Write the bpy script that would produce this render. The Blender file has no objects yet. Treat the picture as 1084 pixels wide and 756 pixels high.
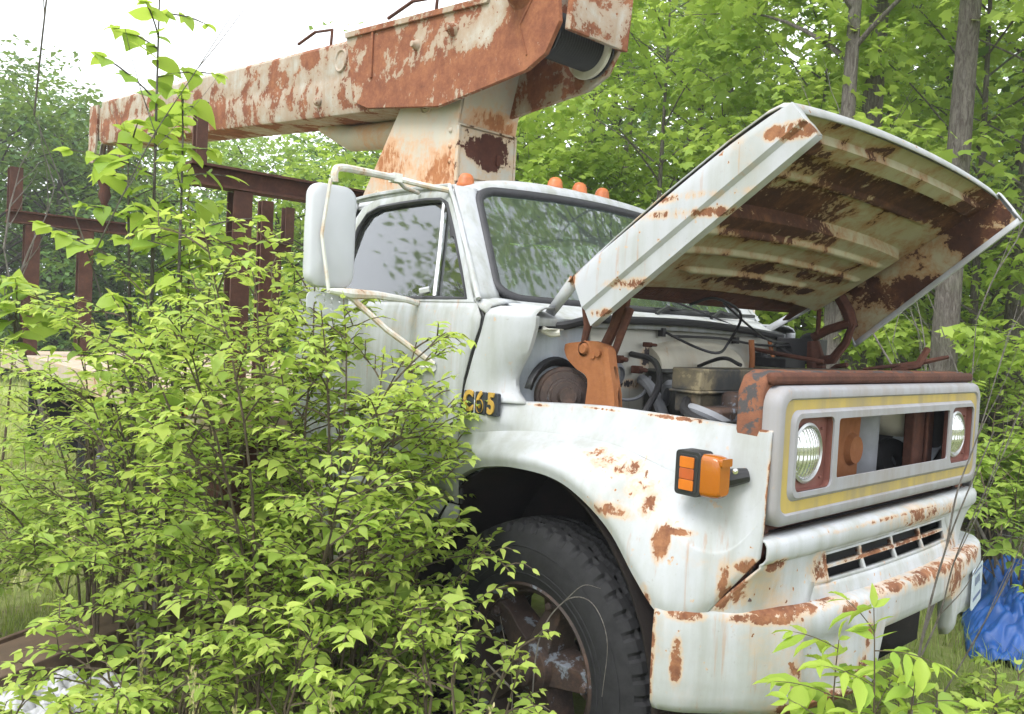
import bpy, bmesh, math, random
import numpy as np
from mathutils import Vector, Matrix, geometry
from math import sin, cos, pi, radians, sqrt

# ------------------------------------------------------------------ camera, sky, sun, exposure
SC = bpy.context.scene
COL = SC.collection
CAM_C = Vector((1.9738, -2.8849, 1.6924))
CAM_R = Matrix(((.66968, -.05801, .74038), (.74098, -.0147, -.67137), (.04982, .99821, .03314)))
_X = Vector(CAM_R.col[0]).normalized()
_Y = Vector(CAM_R.col[1]); _Y = (_Y - _X*_X.dot(_Y)).normalized()
_Z = _X.cross(_Y)
CAM_R = Matrix((_X, _Y, _Z)).transposed()
cam_d = bpy.data.cameras.new('camera'); cam = bpy.data.objects.new('camera', cam_d); COL.objects.link(cam)
cam_d.sensor_fit = 'HORIZONTAL'; cam_d.sensor_width = 36.0; cam_d.lens = 868/1084*36
cam_d.clip_start = 0.05; cam_d.clip_end = 2000
cam.matrix_world = Matrix.Translation(CAM_C) @ CAM_R.to_4x4()
SC.camera = cam

SUN_EL, SUN_DIR = radians(52), Vector((0.15, -0.95, 0))      # the open side of the yard, behind the photographer
SUN_AZ = math.atan2(SUN_DIR.x, SUN_DIR.y)
W = bpy.data.worlds.new('World'); SC.world = W; W.use_nodes = True
wt = W.node_tree; wt.nodes.clear()
sky = wt.nodes.new('ShaderNodeTexSky'); sky.sky_type = 'NISHITA'; sky.sun_disc = False
sky.sun_elevation = SUN_EL; sky.sun_rotation = SUN_AZ; sky.dust_density = 6.0; sky.air_density = 1.0; sky.ozone_density = 1.0
hs = wt.nodes.new('ShaderNodeHueSaturation'); hs.inputs['Saturation'].default_value = 0.22   # cloud veil
tcw = wt.nodes.new('ShaderNodeTexCoord')
cn = wt.nodes.new('ShaderNodeTexNoise'); cn.inputs['Scale'].default_value = 2.2; cn.inputs['Detail'].default_value = 6; wt.links.new(tcw.outputs['Generated'], cn.inputs['Vector'])
cr_ = wt.nodes.new('ShaderNodeMapRange'); cr_.inputs['From Min'].default_value = .3; cr_.inputs['From Max'].default_value = .6; cr_.inputs['To Min'].default_value = .72; cr_.inputs['To Max'].default_value = .95; wt.links.new(cn.outputs['Fac'], cr_.inputs['Value'])
cl = wt.nodes.new('ShaderNodeMix'); cl.data_type = 'RGBA'; cl.inputs[7].default_value = (7.5, 7.8, 8.2, 1)       # bright overcast cloud
wt.links.new(cr_.outputs[0], cl.inputs[0]); wt.links.new(hs.outputs[0], cl.inputs[6])
bg = wt.nodes.new('ShaderNodeBackground'); bg.inputs['Strength'].default_value = 0.15
wo = wt.nodes.new('ShaderNodeOutputWorld')
wt.links.new(sky.outputs[0], hs.inputs['Color']); wt.links.new(cl.outputs[2], bg.inputs['Color']); wt.links.new(bg.outputs[0], wo.inputs[0])
sd = bpy.data.lights.new('sun', 'SUN'); sd.energy = 1.6; sd.angle = radians(25); sd.color = (1, .98, .95)
so = bpy.data.objects.new('sun', sd); COL.objects.link(so)
to_sun = Vector((sin(SUN_AZ)*cos(SUN_EL), cos(SUN_AZ)*cos(SUN_EL), sin(SUN_EL)))
so.rotation_euler = to_sun.to_track_quat('Z', 'Y').to_euler(); so.location = (0, 0, 12)
SC.view_settings.view_transform = 'Standard'; SC.view_settings.look = 'None'
SC.view_settings.exposure = 1.07; SC.view_settings.gamma = 1.0; SC.view_settings.use_curve_mapping = False
SC.render.engine = 'CYCLES'
SC.cycles.max_bounces = 8; SC.cycles.diffuse_bounces = 5; SC.cycles.glossy_bounces = 3
SC.cycles.transmission_bounces = 4; SC.cycles.transparent_max_bounces = 8
SC.cycles.caustics_reflective = False; SC.cycles.caustics_refractive = False

# ------------------------------------------------------------------ mesh helpers
def tag(o, label=None, cat=None, group=None, kind=None):
    for k, v in (('label', label), ('category', cat), ('group', group), ('kind', kind)):
        if v: o[k] = v
    return o

def empty(name, loc, label, cat, group=None):
    o = bpy.data.objects.new(name, None); COL.objects.link(o); o.location = loc; o.empty_display_size = .2
    return tag(o, label, cat, group)

class MB:
    def __init__(s): s.v = []; s.f = []; s.m = []
    def add(s, vs, fs, mi=0):
        b = len(s.v); s.v += [tuple(v) for v in vs]; s.f += [tuple(b+i for i in f) for f in fs]; s.m += [mi]*len(fs); return s
    def box(s, lo, hi, mi=0, M=None):
        (a, b, c), (d, e, f) = lo, hi
        vs = [Vector(p) for p in ((a,b,c),(d,b,c),(d,e,c),(a,e,c),(a,b,f),(d,b,f),(d,e,f),(a,e,f))]
        if M is not None: vs = [M @ v for v in vs]
        return s.add(vs, [(0,3,2,1),(4,5,6,7),(0,1,5,4),(1,2,6,5),(2,3,7,6),(3,0,4,7)], mi)
    def grid(s, P, mi=0, closed_u=False, closed_v=False):
        nu, nv = len(P), len(P[0]); vs = [p for r in P for p in r]; fs = []
        for i in range(nu if closed_u else nu-1):
            for j in range(nv if closed_v else nv-1):
                a, b = i, (i+1) % nu; c, d = j, (j+1) % nv
                fs.append((a*nv+c, b*nv+c, b*nv+d, a*nv+d))
        return s.add(vs, fs, mi)
    def tube(s, pts, r, n=8, closed=False, mi=0, flat=1.0):
        pts = [Vector(p) for p in pts]; N = len(pts)
        rs = list(r) if hasattr(r, '__len__') else [r]*N
        ref = None; rings = []
        for i, p in enumerate(pts):
            if closed: t = pts[(i+1) % N]-pts[i-1]
            else: t = pts[min(i+1, N-1)]-pts[max(i-1, 0)]
            if t.length < 1e-9: t = Vector((0, 0, 1))
            t.normalize()
            if ref is None: ref = t.orthogonal().normalized()
            ref = (ref - t*ref.dot(t));
            ref = ref.normalized() if ref.length > 1e-6 else t.orthogonal().normalized()
            b = t.cross(ref)
            rings.append([p + (ref*cos(2*pi*k/n) + b*sin(2*pi*k/n)*flat)*rs[i] for k in range(n)])
        base = len(s.v); s.grid(rings, mi, closed_u=closed, closed_v=True)
        if not closed:
            s.f += [tuple(base+k for k in range(n))[::-1], tuple(base+(N-1)*n+k for k in range(n))]; s.m += [mi, mi]
        return s
    def lathe(s, prof, o, ax, n=32, mi=0, cap=True):
        o = Vector(o); ax = Vector(ax).normalized(); u = ax.orthogonal().normalized(); w = ax.cross(u)
        rings = [[o + ax*h + (u*cos(2*pi*k/n)+w*sin(2*pi*k/n))*max(r, 1e-4) for k in range(n)] for r, h in prof]
        return s.grid(rings, mi, closed_v=True)
    def prism(s, poly, holes, fn, d0, d1, mi=0):
        """flat plate: polygon with holes in 2D, fn(a, b, d) -> 3D point, from depth d0 to d1"""
        loops = [list(poly)] + [list(h) for h in holes]
        tri = geometry.tessellate_polygon([[Vector((a, b, 0)) for a, b in l] for l in loops])
        flat = [p for l in loops for p in l]; n = len(flat)
        vs = [fn(a, b, d0) for a, b in flat] + [fn(a, b, d1) for a, b in flat]; fs = []
        for t in tri: fs += [tuple(t), tuple(i+n for i in reversed(t))]
        k = 0
        for l in loops:
            m = len(l)
            for i in range(m): fs.append((k+i, k+(i+1) % m, n+k+(i+1) % m, n+k+i))
            k += m
        return s.add(vs, fs, mi)
    def ball(s, c, r, n=10, mi=0, sc=(1, 1, 1)):
        c = Vector(c)
        P = [[c + Vector((r*sc[0]*sin(a)*cos(b), r*sc[1]*sin(a)*sin(b), r*sc[2]*cos(a))) for b in [2*pi*k/n for k in range(n)]] for a in [pi*(i+.01)/(n-.98) for i in range(n)]]
        return s.grid(P, mi, closed_v=True)
    def build(s, name, mats, parent=None, ang=35, solid=0, bevel=0, seg=2, sub=0, weld=True):
        me = bpy.data.meshes.new(name); me.from_pydata(s.v, [], s.f)
        mats = mats if isinstance(mats, (list, tuple)) else [mats]
        for m in mats: me.materials.append(m)
        if len(mats) > 1: me.polygons.foreach_set('material_index', s.m)
        bm = bmesh.new(); bm.from_mesh(me)
        if weld: bmesh.ops.remove_doubles(bm, verts=bm.verts, dist=1e-5)
        bmesh.ops.recalc_face_normals(bm, faces=bm.faces); bm.to_mesh(me); bm.free()
        me.polygons.foreach_set('use_smooth', [True]*len(me.polygons)); me.set_sharp_from_angle(angle=radians(ang))
        o = bpy.data.objects.new(name, me); COL.objects.link(o)
        if parent is not None: o.parent = parent
        if sub:
            m = o.modifiers.new('sub', 'SUBSURF'); m.levels = m.render_levels = sub
        if solid:
            m = o.modifiers.new('solid', 'SOLIDIFY'); m.thickness = solid; m.offset = 0
        if bevel:
            m = o.modifiers.new('bevel', 'BEVEL'); m.width = bevel; m.segments = seg; m.limit_method = 'ANGLE'; m.angle_limit = radians(40); m.harden_normals = False
        return o

def cr(pts, n):
    """Catmull-Rom through pts, n samples, along the first axis (numpy)"""
    P = np.asarray(pts, float); k = len(P)
    Q = np.concatenate([[2*P[0]-P[1]], P, [2*P[-1]-P[-2]]])
    out = []
    for t in np.linspace(0, k-1, n):
        i = min(int(t), k-2); f = t-i
        a, b, c, d = Q[i], Q[i+1], Q[i+2], Q[i+3]
        out.append(.5*((2*b)+(c-a)*f+(2*a-5*b+4*c-d)*f*f+(3*b-a-3*c+d)*f**3))
    return np.array(out)
def net(ctrl, nu, nv):
    A = cr(np.array(ctrl, float), nu)                       # along stations
    return np.swapaxes(cr(np.swapaxes(A, 0, 1), nv), 0, 1)
def rrect(a0, a1, b0, b1, r, n=5):
    out = []
    for ca, cb, s in ((a1-r, b1-r, 0), (a0+r, b1-r, 1), (a0+r, b0+r, 2), (a1-r, b0+r, 3)):
        for k in range(n+1):
            t = pi/2*(s+k/n); out.append((ca+r*cos(t), cb+r*sin(t)))
    return out
def circ(a, b, r, n=28): return [(a+r*cos(2*pi*k/n), b+r*sin(2*pi*k/n)) for k in range(n)]
XZ = lambda a, b, d: (a, d, b)          # plate in the x-z plane, depth along y
YZ = lambda a, b, d: (d, a, b)
def bez(a, b, c, n=8):
    a, b, c = Vector(a), Vector(b), Vector(c)
    return [a*(1-t)**2 + b*2*t*(1-t) + c*t*t for t in [i/(n-1) for i in range(n)]]

# ------------------------------------------------------------------ materials
class NT:
    def __init__(s, name):
        s.mat = bpy.data.materials.new(name); s.mat.use_nodes = True; s.t = s.mat.node_tree; s.t.nodes.clear()
        s.out = s.n('ShaderNodeOutputMaterial')
    def n(s, typ, inp=None, **kw):
        x = s.t.nodes.new(typ)
        for k, v in kw.items(): setattr(x, k, v)
        for k, v in (inp or {}).items():
            if hasattr(v, 'is_linked') or hasattr(v, 'links'): s.t.links.new(v, x.inputs[k])
            else: x.inputs[k].default_value = v
        return x
    def obj(s): return s.n('ShaderNodeTexCoord').outputs['Object']
    def noise(s, vec, scale, detail=6, rough=.6, dist=0):
        return s.n('ShaderNodeTexNoise', {'Vector': vec, 'Scale': scale, 'Detail': detail, 'Roughness': rough, 'Distortion': dist}).outputs['Fac']
    def math(s, op, a, b=0.0, c=0.0):
        x = s.t.nodes.new('ShaderNodeMath'); x.operation = op
        for i, v in enumerate((a, b, c)):
            if hasattr(v, 'links'): s.t.links.new(v, x.inputs[i])
            else: x.inputs[i].default_value = v
        return x.outputs[0]
    def step(s, v, lo, hi, a=0.0, b=1.0):
        return s.n('ShaderNodeMapRange', {'Value': v, 'From Min': lo, 'From Max': hi, 'To Min': a, 'To Max': b}, interpolation_type='SMOOTHSTEP').outputs[0]
    def mix(s, f, a, b):
        x = s.n('ShaderNodeMix', data_type='RGBA')
        for k, v in ((0, f), (6, a), (7, b)):
            if hasattr(v, 'links'): s.t.links.new(v, x.inputs[k])
            else: x.inputs[k].default_value = v if k == 0 else (*v, 1)
        return x.outputs[2]
    def ramp(s, f, cols):
        x = s.n('ShaderNodeValToRGB', {'Fac': f}); e = x.color_ramp.elements
        for i, (p, c) in enumerate(cols):
            el = e[i] if i < 2 else e.new(p)
            el.position = p; el.color = (*c, 1)
        return x.outputs[0]
    def scaled(s, vec, sc): return s.n('ShaderNodeVectorMath', {0: vec, 1: sc}, operation='MULTIPLY').outputs[0]
    def bump(s, h, strength=.3, dist=.01): return s.n('ShaderNodeBump', {'Height': h, 'Strength': strength, 'Distance': dist}).outputs[0]
    def done(s, color, rough=.6, normal=None, metal=0.0, spec=.5, **kw):
        d = {'Base Color': color if hasattr(color, 'links') else (*color, 1), 'Roughness': rough, 'Metallic': metal, 'Specular IOR Level': spec}
        if normal is not None: d['Normal'] = normal
        d.update(kw)
        p = s.n('ShaderNodeBsdfPrincipled', d); s.t.links.new(p.outputs[0], s.out.inputs[0]); return s.mat

RUST = [(0.22, (.05, .024, .018)), (.45, (.16, .068, .038)), (.66, (.33, .155, .078)), (.88, (.46, .27, .15))]
def paint(name, base=(.415, .43, .455), bias=-.12, scale=2.2, stains=(), halo=(.5, .33, .19), rust=RUST, dirt=.5, rough=.58, dirtcol=(.27, .28, .24), edge=.05, chips=0.0, rust_scale=9, halo_amt=.7, halo_lo=.42, fine=(30, 30, 13), runs=.6):
    t = NT(name); v = t.obj()
    n1 = t.noise(v, scale, 10, .66, .3)
    val = t.math('ADD', n1, bias); val = t.math('ADD', val, t.math('MULTIPLY', t.math('SUBTRACT', t.noise(v, 38, 6, .75, .6), .5), .20))
    acc = None
    for (c, r, k) in stains:
        m = t.n('ShaderNodeVectorMath', {0: v, 1: tuple(1/x for x in r), 2: tuple(-c[i]/r[i] for i in range(3))}, operation='MULTIPLY_ADD')
        l = t.n('ShaderNodeVectorMath', {0: m.outputs[0]}, operation='LENGTH').outputs['Value']
        w = t.math('MULTIPLY', t.math('SUBTRACT', 1.0, l), k)
        acc = w if acc is None else t.math('MAXIMUM', acc, w)
    if acc is not None:
        acc = t.math('MAXIMUM', acc, 0.0)
        n3 = t.noise(t.scaled(v, fine), 1.0, 9, .74, .5)
        accn = t.math('MULTIPLY', acc, t.math('ADD', t.math('MULTIPLY', n3, 3.2), -1.0))
        val = t.math('ADD', val, t.math('MULTIPLY', accn, .80))
    if chips:
        n4 = t.noise(v, 34, 3, .5)
        val = t.math('ADD', val, t.math('MULTIPLY', t.step(n4, .66, .72), chips))
    mask = t.step(val, .60, .60+edge)
    hal = t.math('MULTIPLY', t.step(val, halo_lo, .62), halo_amt)
    streak = t.noise(t.scaled(v, (9, 9, .9)), 1.4, 6, .6)
    mott = t.noise(v, 3.1, 8, .7)
    dm = t.math('MULTIPLY', t.step(t.math('ADD', t.math('MULTIPLY', streak, .6), t.math('MULTIPLY', mott, .4)), .38, .66), dirt)
    run = t.noise(t.scaled(v, (34, 34, 1.5)), 1.0, 5, .6, .2)
    runm = t.math('MULTIPLY', t.step(run, .60, .72), t.math('MULTIPLY', t.step(n1, .40, .56), .75))
    spk = t.math('MULTIPLY', t.step(t.noise(v, 90, 3, .6), .66, .74), dirt*.6)
    col = t.mix(dm, base, dirtcol); col = t.mix(spk, col, (.24, .22, .19)); col = t.mix(t.math('MULTIPLY', runm, runs), col, (.36, .20, .10)); col = t.mix(hal, col, halo)
    rc = t.ramp(t.math('ADD', t.math('MULTIPLY', t.noise(v, rust_scale, 8, .7), .75), t.math('MULTIPLY', t.noise(v, 60, 4, .6), .25)), rust)
    col = t.mix(mask, col, rc)
    rg = t.math('ADD', rough, t.math('MULTIPLY', mask, .45)); rg = t.math('ADD', rg, t.math('MULTIPLY', dm, .25))
    h = t.math('ADD', t.math('MULTIPLY', mask, t.math('SUBTRACT', t.noise(v, 120, 4, .7), 1.1)), t.math('MULTIPLY', mott, .35))
    return t.done(col, rg, t.n('ShaderNodeBump', {'Height': t.noise(v, 3.2, 3, .5), 'Strength': .22, 'Distance': .05, 'Normal': t.bump(h, .4, .004)}).outputs[0], spec=.25)

def rusty(name, cols=RUST, scale=6, rough=.9, bump=.5, old=None, oldbias=.0):
    t = NT(name); v = t.obj()
    f = t.math('ADD', t.math('MULTIPLY', t.noise(v, scale, 9, .7, .4), .7), t.math('MULTIPLY', t.noise(v, 55, 5, .7), .3))
    c = t.ramp(f, cols)
    if old: c = t.mix(t.step(t.noise(v, 11, 8, .68, .3), .55-oldbias, .60-oldbias), c, old)
    return t.done(c, rough, t.bump(t.noise(v, 80, 6, .75), bump, .004), spec=.25)
def plain(name, col, rough=.6, metal=0.0, var=.25, scale=12, spec=.5, bump=.1):
    t = NT(name); v = t.obj(); n = t.noise(v, scale, 7, .65)
    c = t.mix(t.step(n, .35, .7), col, tuple(x*(1-var) for x in col))
    return t.done(c, t.math('ADD', rough, t.math('MULTIPLY', n, .12)), t.bump(t.noise(v, scale*6, 4, .6), bump, .003), metal=metal, spec=spec)
def leafmat(name, a, b, c, trans=.38):
    """a -> b -> c along the per-leaf tint (old, mature, fresh)"""
    t = NT(name)
    at = t.n('ShaderNodeAttribute', attribute_name='tint').outputs['Fac']
    col = t.ramp(at, [(0.0, a), (.5, b), (1.0, c)])
    p = t.n('ShaderNodeBsdfPrincipled', {'Base Color': col, 'Roughness': .5, 'Specular IOR Level': .35})
    tr = t.n('ShaderNodeBsdfTranslucent', {'Color': t.mix(.35, col, (.42, .5, .06))})
    m = t.n('ShaderNodeMixShader', {0: trans, 1: p.outputs[0], 2: tr.outputs[0]})
    t.t.links.new(m.outputs[0], t.out.inputs[0]); return t.mat
def barkmat(name, a, b, sc=(26, 26, 5)):
    t = NT(name); v = t.obj()
    n = t.noise(t.scaled(v, sc), 1.6, 10, .78, 1.2); m = t.noise(v, 2.0, 5, .6)
    c = t.mix(t.step(n, .38, .62), a, b); c = t.mix(t.math('MULTIPLY', t.step(m, .5, .7), .5), c, (.17, .19, .12))
    return t.done(c, .9, t.bump(n, 1.0, .05), spec=.2)
def glassmat(name, tint=(.55, .66, .6), dirt=.1, refl=1.0, dirtcol=(.55, .57, .53)):
    t = NT(name); v = t.obj()
    fr = t.n('ShaderNodeFresnel', {'IOR': 1.55}).outputs[0]
    g = t.n('ShaderNodeBsdfGlossy', {'Color': (.95, .97, 1, 1), 'Roughness': .035})
    tr = t.n('ShaderNodeBsdfTransparent', {'Color': (*tint, 1)})
    m1 = t.n('ShaderNodeMixShader', {0: t.math('MINIMUM', t.math('MULTIPLY', fr, refl), 1.0), 1: tr.outputs[0], 2: g.outputs[0]})
    d = t.n('ShaderNodeBsdfDiffuse', {'Color': (*dirtcol, 1)})
    sp = t.step(t.noise(v, 46, 4, .6), .64, .72); st = t.step(t.noise(t.scaled(v, (16, 16, 2.2)), 1.5, 7, .65, .5), .54, .78)
    f = t.math('ADD', t.math('MULTIPLY', sp, dirt*1.4), t.math('ADD', t.math('MULTIPLY', st, dirt*1.8), dirt*.35))
    m2 = t.n('ShaderNodeMixShader', {0: t.math('MINIMUM', f, .85), 1: m1.outputs[0], 2: d.outputs[0]})
    t.t.links.new(m2.outputs[0], t.out.inputs[0]); return t.mat

WHITE = paint('white_paint', bias=-.17, dirt=.9, chips=.15)
M_fender = paint('fender_paint', bias=-.15, dirt=.65, chips=.2, stains=[
    ((.36, -.93, 1.29), (.10, .10, .05), .9), ((.22, -.92, 1.315), (.055, .09, .03), 1.0), ((.42, -.93, 1.25), (.06, .1, .05), .55),
    ((.53, -.93, 1.10), (.035, .2, .085), 1.25), ((.565, -.93, 1.135), (.07, .2, .016), 1.0), ((.47, -.95, 1.19), (.035, .2, .05), .8),
    ((.50, -.95, .93), (.03, .2, .06), .9), ((.69, -.83, .98), (.022, .12, .12), 1.0), ((.735, -.80, 1.06), (.05, .08, .035), 1.1),
    ((.46, -.785, 1.443), (.22, .04, .012), 1.3), ((.1, -.785, 1.44), (.3, .035, .008), 1.0), ((.72, -.79, 1.445), (.08, .04, .01), 1.1),
    ((-.1, -.86, 1.43), (.07, .1, .012), .7), ((.3, -.92, 1.30), (.28, .1, .06), .62), ((.775, -.80, 1.25), (.012, .03, .24), .9), ((.3, -.99, 1.16), (.35, .03, .03), .6), ((-.25, -.86, 1.55), (.02, .05, .2), .8)])
M_bumper = paint('bumper_paint', fine=(24, 24, 17), bias=-.12, dirt=.7, chips=.2, stains=[
    ((.70, -.74, .90), (.20, .16, .025), 1.0), ((.62, -.93, .905), (.08, .08, .03), .9), ((.60, -.93, .77), (.022, .06, .10), 1.25), ((.80, -.66, .73), (.03, .04, .08), 1.2),
    ((.86, -.42, .90), (.06, .12, .03), .95), ((.84, -.6, .63), (.1, .3, .04), 1.0), ((.86, -.36, .68), (.05, .05, .09), 1.1), ((.87, -.33, .80), (.04, .03, .08), .8),
    ((.88, .1, .92), (.08, .35, .05), .8), ((.83, .62, .90), (.1, .25, .06), .95), ((.86, .4, .85), (.05, .2, .1), .75), ((.78, -.66, .925), (.26, .3, .03), .75), ((.9, .0, .925), (.12, .6, .035), .7), ((.84, -.55, .62), (.1, .3, .025), 1.1), ((.535, -.97, .76), (.02, .03, .2), .9), ((.78, .86, .75), (.06, .10, .16), .8)])
M_valance = paint('valance_paint', fine=(24, 24, 17), bias=-.12, dirt=.75, chips=.2, stains=[
    ((.78, -.5, 1.02), (.05, .09, .10), .6), ((.80, .3, 1.1), (.08, .6, .05), .55), ((.7, -.82, 1.0), (.05, .05, .1), .8), ((.78, -.74, 1.06), (.05, .06, .03), 1.0),
    ((.78, 0, 1.03), (.04, .5, .02), .9), ((.79, 0, 1.013), (.03, .6, .012), 1.1), ((.79, -.47, 1.02), (.03, .02, .06), 1.1), ((.66, -.86, .95), (.06, .06, .09), .9), ((.80, 0, 1.12), (.03, .9, .012), .65), ((.82, .55, .97), (.06, .2, .08), .8)])
M_hoodside = paint('hood_paint', base=(.40, .41, .44), bias=-.13, dirt=.6, chips=.22, stains=[
    ((.80, -.83, 2.27), (.12, .06, .035), 1.3), ((.3, -.83, 1.86), (.22, .04, .03), 1.0), ((.16, -.83, 1.76), (.12, .04, .03), 1.1), ((.38, -.83, 2.12), (.45, .03, .025), .6), ((.55, -.83, 2.07), (.35, .05, .025), .9), ((.9, 0, 2.37), (.1, .9, .03), .75), ((.0, -.83, 1.88), (.03, .04, .08), .8)])
HUNDER = [(.25, (.026, .014, .011)), (.5, (.07, .030, .018)), (.75, (.18, .08, .035)), (.92, (.32, .18, .08))]
M_hoodunder = paint('hood_underside_paint', base=(.35, .325, .22), bias=-.005, scale=6.5, halo=(.27, .14, .055), halo_amt=.85, halo_lo=.43, fine=(26, 26, 26), rust=HUNDER, dirt=.6, dirtcol=(.30, .26, .16), rough=.6, edge=.03, chips=.05, stains=[
    ((.45, -.25, 2.16), (.22, .60, .15), 1.25), ((.60, .25, 2.26), (.08, .85, .08), 1.4), ((.72, .72, 2.22), (.2, .16, .2), 1.1), ((.25, .2, 1.98), (.09, .6, .03), .7),
    ((.15, .1, 1.92), (.08, .6, .03), .8), ((.0, .3, 1.86), (.1, .7, .05), 1.3), ((.5, .80, 1.93), (.4, .05, .10), .9), ((.66, -.6, 2.27), (.10, .3, .06), 1.1), ((.3, -.78, 1.95), (.6, .08, .08), .9)])
M_boom = paint('boom_paint', base=(.42, .41, .375), bias=.095, scale=3.2, halo=(.33, .22, .14), dirt=.8, dirtcol=(.27, .23, .18), rough=.6, edge=.03, chips=.10,
    rust=[(.22, (.075, .03, .022)), (.45, (.19, .072, .04)), (.66, (.31, .13, .065)), (.85, (.43, .235, .135))], halo_lo=.42, halo_amt=.7)
M_boomhead = paint('boom_head_paint', base=(.42, .39, .34), bias=.10, scale=4.0, halo=(.32, .21, .13), dirt=.7, dirtcol=(.27, .22, .17), rough=.65, edge=.03, chips=.12,
    rust=[(.22, (.075, .03, .022)), (.45, (.20, .075, .042)), (.66, (.31, .13, .065)), (.85, (.43, .235, .135))], halo_lo=.42, halo_amt=.7,
    stains=[((-1.3, -.34, 2.95), (.9, .1, .16), .9), ((-.8, -.34, 3.05), (.3, .1, .25), .8), ((-.95, .3, 2.97), (.6, .06, .10), 1.0)])
M_turret = paint('turret_paint', base=(.43, .41, .35), bias=-.04, scale=2.6, halo=(.55, .27, .12), dirt=.35, dirtcol=(.6, .40, .24), rough=.6, edge=.12,
    rust=[(.2, (.16, .06, .03)), (.5, (.34, .14, .06)), (.8, (.48, .24, .11))],
    stains=[((-1.6, -.25, 2.5), (.4, .1, .22), .8), ((-1.4, 0, 2.8), (.12, .25, .07), .9), ((-2.0, -.25, 2.6), (.3, .1, .2), .9)])
M_hatch = paint('hatch_paint', base=(.46, .44, .39), bias=.05, scale=5, dirt=.3, rough=.6, edge=.02, chips=.1,
    rust=[(.2, (.03, .014, .012)), (.6, (.08, .03, .02)), (.9, (.16, .06, .04))], stains=[((-1.44, .0, 2.63), (.1, .17, .11), 1.1)])
M_deck = paint('deck_paint', base=(.46, .38, .31), bias=.0, scale=4, dirt=.5, rough=.8)
M_rack = rusty('rack_rust', [(.2, (.035, .02, .017)), (.5, (.085, .042, .032)), (.75, (.16, .075, .05)), (.95, (.25, .12, .08))])
M_brown = rusty('brown_rust', [(.25, (.025, .014, .012)), (.5, (.085, .036, .025)), (.8, (.17, .07, .042))])
M_orange = rusty('orange_rust', [(.25, (.17, .062, .025)), (.5, (.27, .105, .042)), (.8, (.37, .17, .075))], scale=4, bump=.25)
M_support = rusty('support_rust', [(.25, (.06, .026, .018)), (.5, (.15, .062, .036)), (.8, (.27, .115, .06))], old=(.06, .055, .055), oldbias=.05)
M_dark = plain('dark_metal', (.022, .022, .024), .6)
M_under = rusty('underbody', [(.3, (.008, .007, .007)), (.6, (.018, .013, .011)), (.9, (.06, .03, .02))], rough=.97)
M_black = plain('black_plastic', (.018, .018, .02), .45)
M_rubber = plain('tyre_rubber', (.022, .022, .024), .75, var=.35, scale=25, spec=.3, bump=.25)
M_seal = plain('rubber_seal', (.028, .028, .032), .55)
M_grey = plain('grey_plastic', (.24, .25, .27), .6, scale=5)
M_cream = paint('cream_paint', base=(.48, .46, .38), bias=-.16, dirt=.5, dirtcol=(.36, .32, .24), chips=.03, rough=.5, stains=[((0, .42, 1.6), (.2, .05, .2), .8)])
M_fw = paint('firewall_paint', base=(.46, .455, .40), bias=-.15, dirt=.45, dirtcol=(.36, .33, .27), chips=.04, rough=.5, rust=[(.2, (.02, .02, .025)), (.6, (.06, .05, .05)), (.9, (.16, .08, .05))],
    stains=[((-.12, -.52, 1.58), (.1, .06, .08), 1.0), ((-.12, -.24, 1.61), (.1, .07, .06), 1.0), ((-.12, -.4, 1.5), (.1, .2, .03), .8)])
M_bluegrey = paint('inner_wing_paint', base=(.44, .48, .53), bias=-.10, dirt=.5, dirtcol=(.12, .13, .15), rough=.5)
M_scrape = paint('radiator_paint', base=(.028, .028, .03), bias=.04, scale=5, dirt=.1, halo=(.16, .13, .08), rust=[(.2, (.16, .13, .08)), (.6, (.26, .22, .14)), (.9, (.3, .26, .18))], stains=[((.25, -.1, 1.555), (.1, .4, .03), 1.0)])
M_bezel = plain('grille_plastic', (.50, .50, .53), .38, var=.14, scale=7, metal=.15)
M_bezel = paint('weathered_grille_plastic', base=(.28, .28, .305), bias=-.2, dirt=.8, dirtcol=(.24, .22, .20), rough=.5, chips=.12)
M_yellow = paint('yellow_stripe', base=(.42, .315, .09), bias=-.19, dirt=1.0, dirtcol=(.28, .235, .14), rough=.65, chips=.2, halo=(.4, .3, .15))
M_pocket = rusty('lamp_pocket_rust', [(.25, (.11, .042, .036)), (.6, (.19, .078, .062)), (.9, (.26, .12, .09))], bump=.2, rough=.6)
M_chrome = plain('chrome', (.75, .75, .74), .12, metal=1.0, var=.1)
M_silver = plain('brushed_silver', (.55, .56, .56), .35, metal=.8, var=.3)
M_rim = rusty('rim_rust', [(.25, (.016, .014, .014)), (.5, (.05, .035, .03)), (.75, (.14, .08, .055)), (.92, (.24, .17, .14))], rough=.55, old=(.16, .18, .21), oldbias=-.02)
M_interior = plain('cab_interior', (.05, .055, .055), .8)
M_seat = plain('seat_vinyl', (.05, .06, .07), .6)
M_mirror = plain('mirror_paint', (.47, .485, .515), .35, var=.05, scale=4)
M_glass = glassmat('windscreen_glass', tint=(.46, .64, .53), dirt=.19, refl=1.9, dirtcol=(.42, .55, .48))  # dirt layer thickened and tinted to paint in pale mottled reflections as well
M_sideglass = glassmat('side_glass', tint=(.80, .86, .86), dirt=.07, refl=2.3)
t = NT('amber_lens'); M_amber = t.done((.44, .125, .008), .16, t.bump(t.n('ShaderNodeTexWave', {'Vector': t.obj(), 'Scale': 60.0}).outputs['Fac'], .15, .004), **{'Coat Weight': .5, 'Transmission Weight': .25})
M_amber3 = plain('red_brown_reflector', (.40, .085, .02), .3, var=.2)
M_amber2 = plain('orange_reflector', (.52, .14, .01), .3, var=.2)
M_clear = plain('roof_lamp_lens', (.50, .14, .035), .4, var=.35, scale=20)
t = NT('headlamp_glass'); v = t.obj()
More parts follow.
